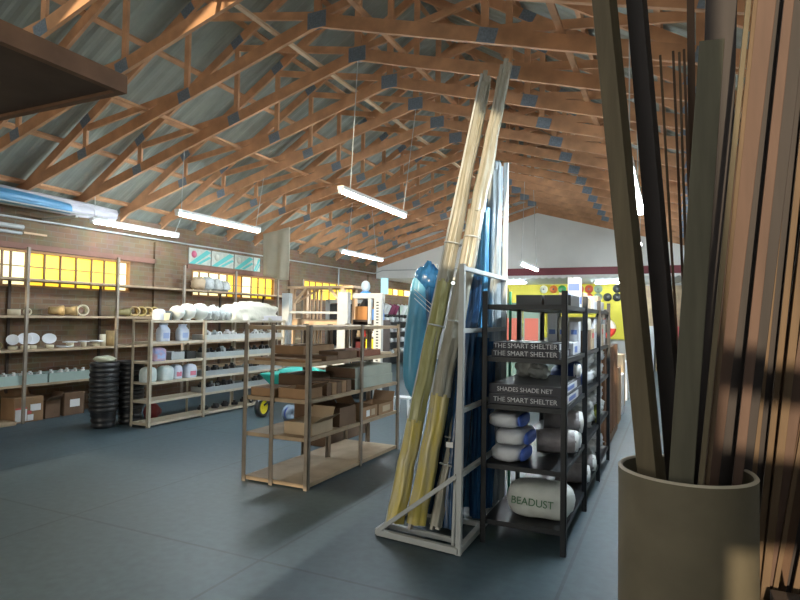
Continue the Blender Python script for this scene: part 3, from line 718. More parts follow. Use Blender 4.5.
# ================================================================== CARTONS ON THE MIDDLE RACK
G = 'cartons on the middle rack'
tag(MB().box(-3.84, -3.2, 4.72, 4.98, 1.20, 1.225).build('flat_board', CARD, None, .003), 'flat brown board at the near end of the second rack shelf down', 'board')
tag(MB().box(-3.8, -3.16, 5.0, 5.22, 1.20, 1.25).build('flat_board', CARD_D, None, .003), 'darker flat brown board beside it on the second rack shelf down', 'board')
carton('carton', 'long brown carton on the second rack shelf down, pushed to the back', -3.82, -3.45, 5.02, 5.62, 1.252, .09, CARD, G)
carton('carton', 'low brown carton on the second rack shelf down, touching the middle post', -3.42, -3.18, 5.26, 5.66, 1.20, .085, CARD_D, G)
carton('carton', 'reddish flat carton on the second rack shelf down, past the middle post', -3.6, -3.2, 5.75, 6.28, 1.20, .07, mat('red_card', (.26, .10, .06), .8, var=.2), G)
tag(MB().box(-3.55, -3.2, 6.3, 6.58, 1.20, 1.225).build('flat_board', CARD_P), 'pale offcut board at the far end of the second rack shelf down', 'board')
carton('carton', 'shallow open carton at the corner of the third rack shelf down', -3.52, -3.2, 4.70, 5.0, .845, .10, CARD, G, True, 'x')
carton('carton', 'shallow closed carton between the two near posts, third rack shelf down', -3.86, -3.56, 4.70, 5.02, .845, .085, CARD, G, False)
for i in range(5):
    y = 5.04 + i * .1
    carton('small_carton', '%s narrow carton standing on edge, third rack shelf down, from the corner post' % ORD[i], -3.42, -3.17, y, y + .09, .845, .125, CARD if i % 2 else CARD_D, 'narrow cartons standing on edge', cat='carton')
carton('carton', 'long brown carton behind the narrow ones, third rack shelf down', -3.82, -3.46, 5.1, 5.56, .845, .19, CARD_D, G)
GG = mat('grey_green_card', (.40, .43, .36), .7, var=.15, scale=4)
for i in range(2):
    t = carton('long_carton', ['lower grey-green long carton with a brown end, third rack shelf down', 'upper grey-green long carton with a brown end, third rack shelf down'][i], -3.56, -3.17, 5.62, 6.56 - .03 * i, .845 + .121 * i, .12, GG, 'grey-green long cartons', stick=[('y', -.19, .19, .004, .115, CARD_D)])
carton('carton', 'open carton with raised flaps at the corner of the fourth rack shelf down', -3.5, -3.17, 4.78, 5.16, .485, .12, CARD_P, G, True, 'xY')
carton('carton', 'dark brown carton standing behind the flapped one, fourth rack shelf down', -3.68, -3.44, 5.2, 5.6, .485, .27, CARD_D, G)
carton('carton', 'tilted-flap brown carton before the middle post, fourth rack shelf down', -3.42, -3.17, 5.3, 5.64, .485, .2, CARD_D, G, True, 'X')
carton('carton', 'open printed carton past the middle post, fourth rack shelf down', -3.46, -3.16, 5.76, 6.14, .485, .14, CARD, G, True, 'X', stick=[('x', -.08, -.0, .03, .1, PAPER), ('x', .04, .13, .03, .1, CARD_P)])
carton('carton', 'open printed carton at the far end of the fourth rack shelf down', -3.46, -3.16, 6.18, 6.58, .485, .13, CARD, G, True, 'Y', stick=[('x', -.1, .1, .03, .1, CARD_P)])
carton('carton', 'dark carton on the floor behind the middle rack', -4.2, -3.97, 6.3, 7.4, 0, .2, CARD_D, G)

# ================================================================== WHEELBARROW BEHIND THE RACK
wb = thing('wheelbarrow', 'wheelbarrow with a teal tray and yellow wheel behind the carton rack', 'wheelbarrow', (-5.65, 8.1, 0))
TEALP = mat('teal_plastic', (.03, .40, .33), .45, var=.1)
MB().hexa([(-.28, -.28, .42), (.35, -.28, .42), (.35, .32, .42), (-.28, .32, .42)], [(-.55, -.38, .70), (.55, -.38, .70), (.55, .42, .70), (-.55, .42, .70)]).build('tray', TEALP, wb, .03)
MB().blob((.05, .02, .70), (.42, .3, .1), 3, .4, 3).build('tarpaulin', TEALP, wb)
MB().lathe([(.16, -.035), (.16, .035), (.11, .045), (.11, -.045)], (-.42, -.42, .16), (1, .05, 0), 26, True).build('tyre', BLACK_R, wb)
rim = MB().lathe([(0, -.03), (.03, -.03), (.035, -.02), (.10, -.025), (.112, -.04), (.112, .04), (.10, .025), (.035, .02), (.03, .03), (0, .03)], (-.42, -.42, .16), (1, .05, 0), 24, False, False).build('wheel_rim', mat('yellow_plastic', (.85, .68, .02), .4), wb)
f = MB()
for s in (-.2, .25): f.path([(-.42, -.36 + s * .3, .16), (-.2, s, .42), (.6, s, .5), (.95, s, .62)], .016)
f.build('frame', BLACK_P, wb)
for s in (-.2, .25): MB().path([(.3, s, .45), (.36, s, .0)], .016).build('leg', BLACK_P, wb)
tb = thing('hose_reel', 'blue reel with a pale rim on the floor beside the yellow wheel', 'reel', (-5.42, 7.55, .13))
MB().lathe([(.13, -.05), (.13, -.035), (.05, -.03), (.05, .03), (.13, .035), (.13, .05), (.02, .05), (.02, -.05)], (0, 0, 0), (.97, -.2, 0), 24, True).build('flanges', mat('grey_blue', (.22, .28, .36), .5), tb)
MB().lathe([(.10, -.03), (.105, 0), (.10, .03), (.05, .03), (.05, -.03)], (0, 0, 0), (.97, -.2, 0), 24, True).build('coil', mat('blue_hose', (.03, .08, .5), .4), tb)

# ================================================================== DISPLAY STANDS BEHIND THE RACK
dA = thing('display_arch', 'white steel display frame with a crossbar behind the carton rack', 'display frame', (-6.6, 10.0, 0))
MB().box(-.80, -.62, -.06, .06, 0, 2.13).build('post', STEEL_W, dA, .006)
MB().box(.55, .79, -.06, .06, 0, 2.14).build('post', STEEL_W, dA, .006)
MB().box(-.62, .55, -.03, .03, 1.71, 1.755).build('crossbar', STEEL_W, dA)
MB().box(-.62, .55, -.02, .02, .62, 1.02).build('kick_panel', STEEL_W, dA)
MB().box(-.62, .55, -.03, .03, .9, .95).build('low_bar', STEEL_W, dA)
dB = thing('display_arch', 'white steel arch frame with a perforated post behind the carton rack', 'display frame', (-5.35, 10.0, 0))
MB().box(-.36, .30, -.05, .05, 2.02, 2.12).build('beam', STEEL_W, dB, .005)
MB().box(.12, .28, -.05, .05, 0, 2.02).build('post', STEEL_W, dB, .005)
MB().box(-.02, .04, -.03, .03, 0, 2.02).build('inner_post', STEEL_W, dB)
m = MB()
for k in range(34): m.box(.175, .225, -.053, -.049, .08 + k * .056, .105 + k * .056)
m.build('perforations', BLACK_P, dB)
pg = thing('timber_stand', 'pale timber display stand with braced corners behind the white frame', 'display stand', (-6.83, 10.65, 0))
for x in (-.76, .52):
    for y in (-.05, .45): MB().box(x - .045, x + .045, y - .045, y + .045, 0, 2.26).build('post', W_PALE, pg)
MB().box(-.88, .80, -.11, .52, 2.26, 2.31).build('top_board', W_PALE, pg)
MB().bar((-.72, -.05, 1.95), (-.42, -.05, 2.26), .05, .05).build('brace', W_PALE, pg)
MB().bar((.48, -.05, 1.95), (.18, -.05, 2.26), .05, .05).build('brace', W_PALE, pg)
MB().bar((-.76, .05, 1.95), (-.36, .35, 2.26), .05, .05).build('brace', W_PALE, pg)
for k in range(4): MB().box(-.66 + k * .1, -.62 + k * .1, .42, .45, .9, 2.26).build('slat', W_PALE, pg)
MB().box(-.74, .52, -.09, .5, 1.40, 1.44).build('shelf', W_PALE, pg)
MB().box(-.74, .52, -.10, -.08, 1.43, 1.59).build('apron', W_PALE, pg)
gd = thing('glazed_unit', 'grey glazed door unit with dark panes behind the timber stand', 'door unit', (-6.75, 11.6, 0))
fr = MB()
for x in (-.55, .0, .55): fr.box(x - .05, x + .05, -.04, .04, 0, 2.05)
for z in (.0, .9, 1.42, 1.97): fr.box(-.55, .55, -.04, .04, z, z + .08)
fr.build('frame', STEEL_GREY, gd)
for x in (-.5, .05):
    for z in (.08, .98, 1.5): MB().box(x, x + .45, -.01, .01, z, z + (.82 if z < .5 else .45)).build('pane', mat('dark_pane', (.03, .035, .04), .15), gd)
# dark display cabinet with goods under the arch
dc = thing('display_cabinet', 'dark display cabinet standing under the white arch frame', 'cabinet', (-5.65, 10.55, 0))
MB().box(-.28, .36, -.2, .25, 0, .9).build('body', BLACK_P, dc, .01)
MB().box(-.28, .36, .2, .25, .9, 1.56).build('back', W_DARK, dc)
MB().box(-.28, -.25, -.2, .2, .9, 1.56).build('side', W_DARK, dc); MB().box(.33, .36, -.2, .2, .9, 1.56).build('side', W_DARK, dc)
MB().box(-.28, .36, -.2, .25, 1.56, 1.6).build('top', W_DARK, dc); MB().box(-.25, .33, -.2, .2, 1.22, 1.25).build('shelf', W_DARK, dc)
carton('yellow_box', 'bright yellow box in the dark display cabinet', -5.62, -5.36, 10.36, 10.6, .9, .31, mat('yellow_card', (.8, .66, .03), .5), cat='box')
carton('red_box', 'dark red box beside the yellow one in the display cabinet', -5.86, -5.66, 10.36, 10.6, .9, .25, mat('dark_red', (.2, .03, .03), .5), cat='box')
for i, (x, mm) in enumerate(((-5.82, CARD_P), (-5.7, RED), (-5.58, CARD_P), (-5.46, WHITE))):
    tag(MB().lathe([(0, 0), (.045, 0), (.05, .05), (.03, .1), (.035, .13), (0, .13)], (x, 10.42, 1.25), (0, 0, 1), 14).build('jar', mm), '%s jar from the brick wall side on the display cabinet shelf' % ORD[i], 'jar', 'jars in the display cabinet')
carton('printed_box', 'orange-brown box with a blue side on top of the display cabinet', -5.9, -5.62, 10.4, 10.75, 1.6, .27, mat('orange_card', (.45, .20, .06), .6), cat='box')
carton('blue_box', 'bright blue box beside the orange-brown one on the display cabinet', -5.6, -5.4, 10.4, 10.75, 1.6, .22, mat('blue_card', (.05, .2, .6), .5), cat='box')
mn = thing('bust_dummy', 'pale blue round-headed bust dummy on a black base above the orange box', 'bust', (-5.76, 10.58, 1.87))
MB().lathe([(.12, 0), (.13, .03), (.05, .13), (.04, .22), (0, .23)], (0, 0, 0), (0, 0, 1), 18).build('base', BLACK_P, mn)
MB().blob((0, 0, .26), (.13, .1, .07), 2, .2).build('scarf', mat('blue_scarf', (.05, .25, .6), .6), mn)
MB().blob((0, 0, .42), (.095, .095, .12), 1, .05).build('head', mat('pale_blue_cap', (.55, .68, .78), .5), mn)
tag(MB().box(-5.43, -5.27, 10.62, 10.65, 2.13, 2.46).build('blue_sign', mat('sky_blue', (.25, .55, .78), .5)), 'small sky-blue sign above the white arch frame', 'sign')
MB().tube((.08, .08, -.4), (.08, .08, 0), .012).build('sign_pole', STEEL_W, bpy.data.objects['blue_sign']).location = (-5.43, 10.56, 2.14)

# ================================================================== FAR WALL DISPLAY
fs = thing('goods_display', 'far black wall display of coloured goods under the last amber window', 'display', (-8.95, 18.4, 0))
MB().box(-.2, -.16, -1.4, 1.6, 0, 2.0).build('back', BLACK_P, fs)
for z in (.4, .8, 1.15, 1.5, 1.76): MB().box(-.16, .25, -1.4, 1.6, z - .03, z).build('shelf', BLACK_P, fs)
for y in (-1.4, .1, 1.56): MB().box(.21, .25, y, y + .04, 0, 2.05).build('post', BLACK_P, fs)
cols = [mat('green_roll', (.12, .40, .25), .5), WHITE, WHITE, mat('maroon_roll', (.25, .04, .1), .5), mat('maroon_roll', (.25, .04, .1), .5), mat('pale_green_roll', (.55, .66, .58), .5), WHITE, mat('pale_green_roll', (.55, .66, .58), .5)]
cn = ['green', 'white', 'white', 'maroon', 'maroon', 'pale green', 'white', 'pale green']
for i in range(8):
    y = 17.15 + i * .33
    tag(MB().tube((-8.95, y, 1.76), (-8.82, y + .05, 2.1), .12, 14).build('cloth_roll', cols[i]), '%s roll on top of the far wall display, %s from the near end' % (cn[i], ORD[i]), 'roll', 'rolls on the far wall display')
q = random.Random(5)
for li, z in enumerate((1.5, 1.15, .8, .4)):
    for k in range(6):
        y = 17.2 + k * .44 + q.uniform(-.05, .05); r = q.uniform(.06, .1)
        mm, nm = q.choice([(WHITE, 'white'), (WHITE, 'white'), (CARD_P, 'tan'), (POLY, 'silver')])
        tag(MB().blob((-8.82, y, z + r * .9), (.1, r * 1.2, r), li * 9 + k, .25, 3, pw=.7).build('wrapped_pack', mm), '%s pack on the far wall display, %s in the %s row down' % (nm, ORD[k], ORD[li]), 'pack', 'packs on the far wall display')
st = thing('step_stool', 'small white step stool on the floor behind the leaning bundles', 'stool', (-4.18, 9.1, 0))
MB().box(-.16, .16, -.13, .13, .27, .3).build('seat', WHITE, st, .008)
for sx in (-1, 1):
    for sy in (-1, 1): MB().bar((sx * .16, sy * .13, 0), (sx * .13, sy * .1, .27), .035, .035).build('leg', WHITE, st)

# ================================================================== PIPE RACK WITH WRAPPED BUNDLES
pr = thing('pipe_rack', 'white welded steel rack holding tall wrapped bundles beside the black shelving', 'rack', (-1.68, 4.5, 0))
ox, oy = 1.68, -4.5
P = lambda x, y, z: (x + 1.68, y - 4.5, z)
def rod(name, a, b, r=.018, w=None): MB().bar(P(*a), P(*b), r * 2, r * 2).build(name, STEEL_W, pr, .004)
rod('base_rail', (-2.02, 3.96, .03), (-1.35, 3.89, .03), .022); rod('base_rail', (-1.35, 3.89, .03), (-1.36, 5.05, .03), .022)
rod('base_rail', (-2.02, 3.96, .03), (-2.02, 5.05, .03), .022); rod('base_rail', (-2.02, 5.05, .03), (-1.36, 5.05, .03), .022)
rod('base_slat', (-2.0, 4.12, .03), (-1.37, 4.06, .03), .018); rod('base_slat', (-2.0, 4.5, .03), (-1.37, 4.48, .03), .018)
rod('post', (-1.35, 3.9, 0), (-1.345, 3.9, 2.04), .02); rod('inner_post', (-1.415, 3.96, .03), (-1.36, 3.96, 2.02), .011)
rod('post', (-1.355, 5.06, 0), (-1.345, 5.06, 3.05), .02); rod('post', (-2.02, 5.06, 0), (-2.02, 5.06, 2.16), .02)
for z in (.55, 1.0, 1.565, 2.01): rod('side_rail', (-1.35, 3.9, z), (-1.35, 5.05, z), .017)
rod('rear_rail', (-2.02, 5.09, 2.02), (-1.355, 5.09, 2.02), .017); rod('rear_rail', (-2.02, 5.09, 1.0), (-1.355, 5.09, 1.0), .017)
rod('brace', (-2.0, 3.94, .05), (-1.37, 3.90, .545), .016)

FILM_OL = mat('olive_film', (.44, .43, .22), .25, col2=(.28, .28, .10), scale=5, stretch=(3, 3, .6), bump=.25)
FILM_YE = mat('yellow_film', (.62, .50, .10), .25, col2=(.50, .45, .26), scale=5, stretch=(3, 3, .6), bump=.25)
FILM_PA = mat('pale_film', (.36, .355, .31), .3, col2=(.27, .255, .19), scale=6, stretch=(3, 3, .5), bump=.25)
FILM_BE = mat('beige_strip', (.36, .33, .27), .4, var=.15, scale=4)
FILM_DB = mat('dark_blue_film', (.02, .075, .18), .2, var=.55, scale=7, stretch=(4, 4, .4), bump=.4)
FILM_MB = mat('mid_blue_film', (.03, .14, .34), .2, var=.5, scale=7, stretch=(4, 4, .4), bump=.4)
FILM_LB = mat('light_blue_film', (.09, .32, .55), .3, var=.3, scale=5, stretch=(4, 4, .4), bump=.4)
FILM_WH = mat('clear_white_film', (.36, .41, .44), .2, var=.35, scale=9, stretch=(5, 5, .4), bump=.5)
lerp = lambda a, b, t: tuple(x + (y - x) * t for x, y in zip(a, b))
def leaning(label, a, b, strips, wraps, seed):
    """a bundle of long flat mouldings in film, leaning from a to b"""
    t = thing('wrapped_bundle', label, 'bundle', a, 0, 'tall wrapped bundles in the white rack')
    d = tuple(y - x for x, y in zip(a, b)); rn = random.Random(seed)
    for k, (ox, oy, w, h, f0, f1, m) in enumerate(strips):
        p = Vector(lerp((0, 0, 0), d, f0)) + Vector((ox, oy, 0)); q = Vector(lerp((0, 0, 0), d, f1)) + Vector((ox * .8, oy * .8, 0))
        MB().bar(p, q, w, h, (0, -1, 0)).build('strip', m, t)
    for (f0, f1, r0, r1, m, amp) in wraps:
        n = 7; pts = [Vector(lerp((0, 0, 0), d, f0 + (f1 - f0) * i / n)) for i in range(n + 1)]
        pts = [p + Vector((.006 * math.sin(i * 2.1 + seed), 0, 0)) for i, p in enumerate(pts)]
        MB().ridged(pts, [r0 + (r1 - r0) * i / n for i in range(n + 1)], 6, seed, amp, 36).build('film', m, t)
    for fz in (.42, .6):
        c = Vector(lerp((0, 0, 0), d, fz)); MB().lathe([(.069, -.006), (.073, 0), (.069, .006), (.06, 0)], c, d, 20, True).build('tie', STEEL_W, t)
    return t
leaning('olive-wrapped bundle of mouldings leaning furthest out over the rack corner', (-1.93, 4.06, .05), (-1.385, 4.62, 3.72),
        [(-.055, -.02, .016, .05, 0, .99, STEEL_W), (-.03, -.01, .035, .016, .02, 1.0, FILM_BE), (.012, .012, .03, .05, .01, .985, FILM_BE), (.03, -.03, .018, .03, .03, .96, FILM_PA), (-.01, .03, .03, .02, .02, .97, FILM_PA)],
        [(.01, .22, .066, .063, FILM_YE, .22), (.215, .52, .060, .055, FILM_OL, .22), (.515, .97, .054, .040, FILM_PA, .25)], 3)
leaning('yellow and beige bundle of mouldings leaning highest in the white rack', (-1.77, 4.10, .05), (-1.24, 4.66, 3.80),
        [(-.03, -.03, .022, .05, 0, .985, FILM_BE), (.0, -.03, .035, .018, .02, 1.0, FILM_PA), (.035, .0, .03, .05, .01, .99, FILM_BE), (.0, .03, .05, .02, .03, .96, FILM_YE)],
        [(.01, .27, .070, .067, FILM_YE, .2), (.265, .66, .066, .058, FILM_PA, .25), (.655, .96, .056, .042, FILM_PA, .25)], 9)
leaning('thin beige bundle half hidden between yellow and dark blue ones', (-1.63, 4.16, .05), (-1.50, 4.45, 1.15),
        [(-.02, -.02, .02, .04, 0, 1, FILM_BE), (.02, 0, .03, .03, 0, .98, FILM_PA)], [(.02, .95, .045, .04, FILM_PA, .25)], 13)
def upright(label, a, b, r0, r1, m, seed, tag_m=None, amp=.24, tufts=0, ridges=8):
    t = thing('wrapped_bundle', label, 'bundle', a, 0, 'tall wrapped bundles in the white rack')
    d = tuple(y - x for x, y in zip(a, b)); n = 9
    pts = [Vector(lerp((0, 0, 0), d, i / n)) + Vector((.008 * math.sin(i * 1.3 + seed), .008 * math.cos(i * 1.7 + seed), 0)) for i in range(n + 1)]
    MB().ridged(pts, [r0 + (r1 - r0) * i / n for i in range(n + 1)], ridges, seed, amp, 48).build('film', m, t)
    if tag_m: MB().box(-.025, .03, -r0 * 1.25 - .004, -r0 * 1.25, .62, .66).build('label', tag_m, t)
    rn = random.Random(seed)
    for k in range(tufts):
        an = 2 * PI * k / max(1, tufts); o = Vector((math.cos(an) * r1 * .6, math.sin(an) * r1 * .6, 0)) + Vector(d)
        MB().blob(o + Vector((0, 0, .0)), (.028, .028, .055), seed + k, .4, 4, 10, 8).build('tube_end', m, t)
    return t
upright('dark blue wrapped bundle in the white rack, closest to the aisle corner', (-1.52, 4.24, .06), (-1.46, 4.40, 1.62), .075, .06, FILM_DB, 21, PAPER)
upright('dark blue wrapped bundle in the white rack, second from the corner post', (-1.66, 4.44, .06), (-1.50, 4.62, 2.0), .085, .065, FILM_DB, 23)
upright('dark blue wrapped bundle standing behind the olive one', (-1.84, 4.50, .06), (-1.62, 4.74, 1.95), .085, .06, FILM_DB, 25)
upright('mid blue glossy bundle against the side rails of the white rack', (-1.43, 4.56, .06), (-1.42, 4.60, 1.50), .055, .05, FILM_MB, 27, amp=.3)
upright('shiny blue bundle against the side rails beside the black shelving', (-1.44, 4.83, .06), (-1.43, 4.82, 1.46), .06, .05, FILM_MB, 29, amp=.3)
upright('light blue tapering bundle rising behind the corner post', (-1.60, 4.80, .06), (-1.47, 4.86, 2.62), .075, .04, FILM_LB, 31, amp=.25)
upright('blue slim bundle rising between the two leaning ones', (-1.88, 4.86, .06), (-1.52, 4.93, 2.72), .06, .035, FILM_MB, 33, amp=.25)
upright('white film bundle with tufted tube ends, tallest beside the rear post', (-1.435, 4.97, .06), (-1.425, 4.97, 3.0), .06, .052, FILM_WH, 35, amp=.3, tufts=5, ridges=7)
upright('white film bundle with tufted ends, beside the tallest white one', (-1.56, 4.98, .06), (-1.525, 4.98, 2.93), .055, .05, FILM_WH, 37, amp=.3, tufts=4, ridges=7)
upright('short white film bundle tied below the tufted ones', (-1.42, 5.155, .0), (-1.41, 5.155, 2.3), .045, .045, FILM_WH, 39, amp=.3, tufts=4)
tag(MB().tube((-1.315, 5.13, 0), (-1.315, 5.13, 1.9), .012, 10).build('green_tube', mat('green_pipe', (.03, .28, .16), .4)), 'thin dark green tube standing behind the white rack', 'tube')
# blue sleeve hanging from the rear post
bs = thing('blue_sleeve', 'long light blue sleeve hanging from the rear corner of the white rack', 'sleeve', (-2.12, 4.95, .92))
n = 12; pr_ = [.02, .075, .10, .108, .11, .11, .108, .105, .10, .095, .09, .08, .06]
MB().ridged([Vector((-.06 + .055 * (i / n), 0, 1.1 * i / n)) for i in range(n + 1)], pr_, 4, 2, .10, 40).build('cover', mat('sky_film', (.12, .40, .62), .35, var=.2, scale=3, stretch=(3, 3, .5), bump=.2), bs)
MB().blob((.06, .02, 1.1), (.12, .09, .13), 6, .5, 3.5).build('gathered_top', FILM_MB, bs)
MB().ridged([(.07, .04, .35), (.08, .04, .7), (.08, .04, 1.05)], [.05, .07, .08], 6, 8, .25).build('inner_fold', FILM_MB, bs)
MB().path([(.08, .06, 1.2), (.1, .11, 1.22)], .012).build('hook', STEEL_W, bs)
for i, z in enumerate((.86, .9, .94)): MB().tube((0, -.13, z + .05), (.27, -.30, z - .12), .003, 5).build('string', WHITE, bs)
# ================================================================== GOODS ON THE BLACK SHELVING
NAVY = mat('navy_black_card', (.018, .02, .035), .45, var=.2)
BWHITE = mat('print_white', (.62, .64, .68), .6)
PBLUE = mat('print_blue', (.12, .2, .5), .5)
def net_box(label, x0, x1, y0, y1, z, h, lines, size, end=True):
    t = carton('black_box', label, x0, x1, y0, y1, z, h, NAVY, 'black printed boxes', cat='box')
    b = (y1 - y0) / 2; a = (x1 - x0) / 2
    MB().box(-a + .008, a - .008, -b + .008, b - .008, h, h + .002).build('lid_panel', mat('lid_grey', (.20, .205, .22), .5, var=.2), t)
    for i, s in enumerate(lines):
        lettering(s, size, (0, -b - .0015, h * (1 - (i + .5) / len(lines))), FACE_NEAR, BWHITE, t, sx=1.0)
    if end:
        MB().box(a, a + .002, -b * .8, b * .5, h * .12, h * .9).build('end_label', BWHITE, t)
        MB().box(a + .002, a + .003, -b * .5, b * .2, h * .3, h * .7).build('end_print', PBLUE, t)
    return t
net_box('lower of two slim black boxes on the second black shelf down', -1.23, -.73, 4.25, 4.75, 1.37, .055, ['THE SMART SHELTER'], .05)
net_box('upper of two slim black boxes on the second black shelf down', -1.22, -.74, 4.26, 4.74, 1.428, .052, ['THE SMART SHELTER'], .05)
net_box('lower wide black box on the third black shelf down', -1.25, -.70, 4.24, 5.2, 1.02, .075, ['THE SMART SHELTER'], .05)
net_box('upper wide black box on the third black shelf down', -1.25, -.71, 4.25, 5.18, 1.098, .07, ['SHADES SHADE NET'], .045)
carton('label_box', 'small white box with blue print on the end of the second black shelf down', -.93, -.715, 4.80, 5.08, 1.37, .1, BWHITE, stick=[('x', -.08, .06, .02, .07, PBLUE)], cat='box')
def sack(label, c, r, m, seed, pw=.75, group='white sacks on the black shelving', name='sack', amp=.16, fr=2.6):
    o = MB().blob((0, 0, 0), r, seed, amp, fr, 24, 16, pw=pw).build(name, m); o.location = c
    return tag(o, label, 'sack' if name == 'sack' else 'roll', group)
SACK = mat('sack_white', (.60, .63, .60), .6, var=.15, scale=10, bump=.3)
SACKB = mat('sack_blueprint', (.70, .72, .76), .45, var=.15, scale=10, bump=.4)
# bottom shelf: the big printed sack
t = thing('printed_sack', 'fat white sack with green lettering on the lowest black shelf', 'sack', (-.90, 4.42, .17), R(0))
MB().blob((0, .06, .134), (.25, .17, .132), 3, .08, 2, 28, 18, pw=.7).build('body', SACK, t)
lettering('BEADUST', .075, (-.03, -.117, .14), (R(80), 0, R(-4)), mat('green_print', (.06, .16, .08), .7), t)
# fourth shelf: powder bags with blue ends and grey rolls
for i, (z, dx) in enumerate(((.58, 0), (.705, .03), (.83, -.02))):
    t = thing('powder_bag', ['lowest', 'middle', 'topmost'][i] + ' white bag with a blue end in the stack on the fourth black shelf', 'bag', (-1.13 + dx, 4.5, z), 0, 'stacked white bags with blue ends')
    MB().blob((0, 0, .058), (.125, .24, .06), 40 + i, .1, 2.5, 22, 14, pw=.6).build('body', SACKB, t)
    MB().blob((.125, -.06, .058), (.022, .16, .045), 44 + i, .08, 2, 16, 10, pw=.6).build('end_seal', BLUE_BAG, t)
def wrap_roll(label, p, q, r, seed, m=POLY_G):
    t = thing('wrapped_roll', label, 'roll', p, 0, 'grey wrapped rolls on the black shelving')
    d = tuple(b - a for a, b in zip(p, q)); n = 4
    MB().ridged([Vector(lerp((0, 0, 0), d, i / n)) for i in range(n + 1)], [r * .9, r, r, r, r * .9], 5, seed, .08, 32).build('body', m, t)
    MB().lathe([(r * .95, -.01), (r * .85, .02), (r * .3, .03), (r * .25, .0), (r * .9, -.03)], d, d, 20).build('end_cap', WHITE, t)
    return t
wrap_roll('lower grey wrapped roll on the fourth black shelf, white end to the aisle', (-.985, 4.72, .69), (-.70, 4.80, .69), .095, 1)
wrap_roll('upper grey wrapped roll on the fourth black shelf, behind the lower', (-.985, 5.0, .80), (-.70, 5.06, .80), .10, 2)
wrap_roll('third grey wrapped roll on the fourth black shelf, under the upper one', (-.985, 5.02, .665), (-.71, 5.03, .665), .08, 3)
wrap_roll('grey wrapped roll lying deep on the lowest black shelf', (-.98, 5.5, .26), (-.70, 5.55, .26), .085, 4)
wrap_roll('grey wrapped roll on the lowest black shelf past the second post', (-.98, 5.95, .26), (-.70, 6.0, .26), .085, 5)
wrap_roll('brown grey roll on top of the wide black boxes', (-.97, 5.02, 1.235), (-.71, 5.02, 1.235), .06, 6, mat('brown_wrap', (.22, .19, .18), .4, var=.3, scale=12, bump=.4))
for i, (x, y, rr) in enumerate(((-1.10, 4.92, .09), (-.99, 4.82, .07))):
    sack('%s bag with twisted ears resting on the wide black boxes' % ['larger clear', 'smaller clear'][i], (x, y, 1.172 + rr * .8), (rr * 1.1, rr, rr * .8), POLY, 60 + i, amp=.5, fr=4, group='clear bags on the wide black boxes')
navyroll = sack('navy blue bag lying beside the wide black boxes, third black shelf down', (-.86, 5.52, 1.02 + .13), (.15, .16, .125), mat('navy_bag', (.02, .05, .2), .35, bump=.4, scale=12), 77, group='bags past the wide black boxes')
q = random.Random(12)
for li, (z, rows) in enumerate(((1.02, 2), (.58, 2), (.17, 1))):
    lev = ['third', 'fourth', 'lowest'][li]
    for k in range(6):
        y = 5.78 + k * .27
        if li == 2 and k < 2: continue
        for r_ in range(rows):
            r = .085 + q.uniform(-.01, .012)
            sack('%s white bag past the second post on the %s black shelf, %s' % (ORD[k], lev, 'upper' if r_ else 'lower'), (-.86 + q.uniform(-.02, .02), y, z + r + r_ * .158), (.13, .125, r), POLY if q.random() < .6 else SACKB, 100 + li * 20 + k * 2 + r_, amp=.4, fr=4,
                 group='white bags on the %s black shelf' % lev, pw=.8)
sack('yellow-green bag at the end of the fourth black shelf', (-.80, 7.2 + .25, .58 + .17), (.03, .07, .12), mat('olive_bag', (.35, .36, .05), .5, var=.3), 170, group='bags past the wide black boxes').location = (-.715, 6.42, .58 + .125)
# second shelf: cartons along the aisle
carton('white_carton', 'pale carton with a yellow label on the second black shelf down, over the brown one', -.98, -.71, 5.36, 5.86, 1.56, .12, mat('cream_card', (.66, .62, .52), .6), 'cartons on the second black shelf', stick=[('y', -.1, .02, .03, .08, mat('gold_label', (.5, .38, .08), .5))])
carton('brown_carton', 'dark brown carton on the second black shelf down, under a pale one', -.98, -.71, 5.34, 5.84, 1.37, .185, CARD_D, 'cartons on the second black shelf')
yy = 5.92; defs = [(CARD_P, .2, .2, 'tan'), (BWHITE, .2, .3, 'white'), (CARD_P, .17, .22, 'tan'), (BWHITE, .2, .32, 'white'), (CARD_P, .18, .24, 'tan'), (BWHITE, .18, .3, 'white')]
for k, (m, w, h, nm) in enumerate(defs):
    carton('carton', '%s carton past the dark brown one on the second black shelf, %s along' % (nm, ORD[k]), -.96, -.71, yy, yy + w, 1.37, h, m, 'cartons on the second black shelf',
           stick=[('x', -w * .35, w * .3, h * .55, h * .8, [LAB, GREYP][k % 2])]); yy += w + .03
for k, (x, w, h, m) in enumerate(((-.985, .085, .34, BWHITE), (-.89, .07, .30, mat('cream_card', (.66, .62, .52), .6)), (-.80, .08, .27, BWHITE))):
    carton('white_carton', '%s slim upright carton behind the slim black boxes, from the white rack side' % ORD[k], x, x + w, 5.12, 5.24, 1.37, h, m, 'slim upright cartons', stick=[('y', -w * .4, w * .4, .02, .1, GREYP), ('y', -w * .3, w * .3, .16, .2, PBLUE)])
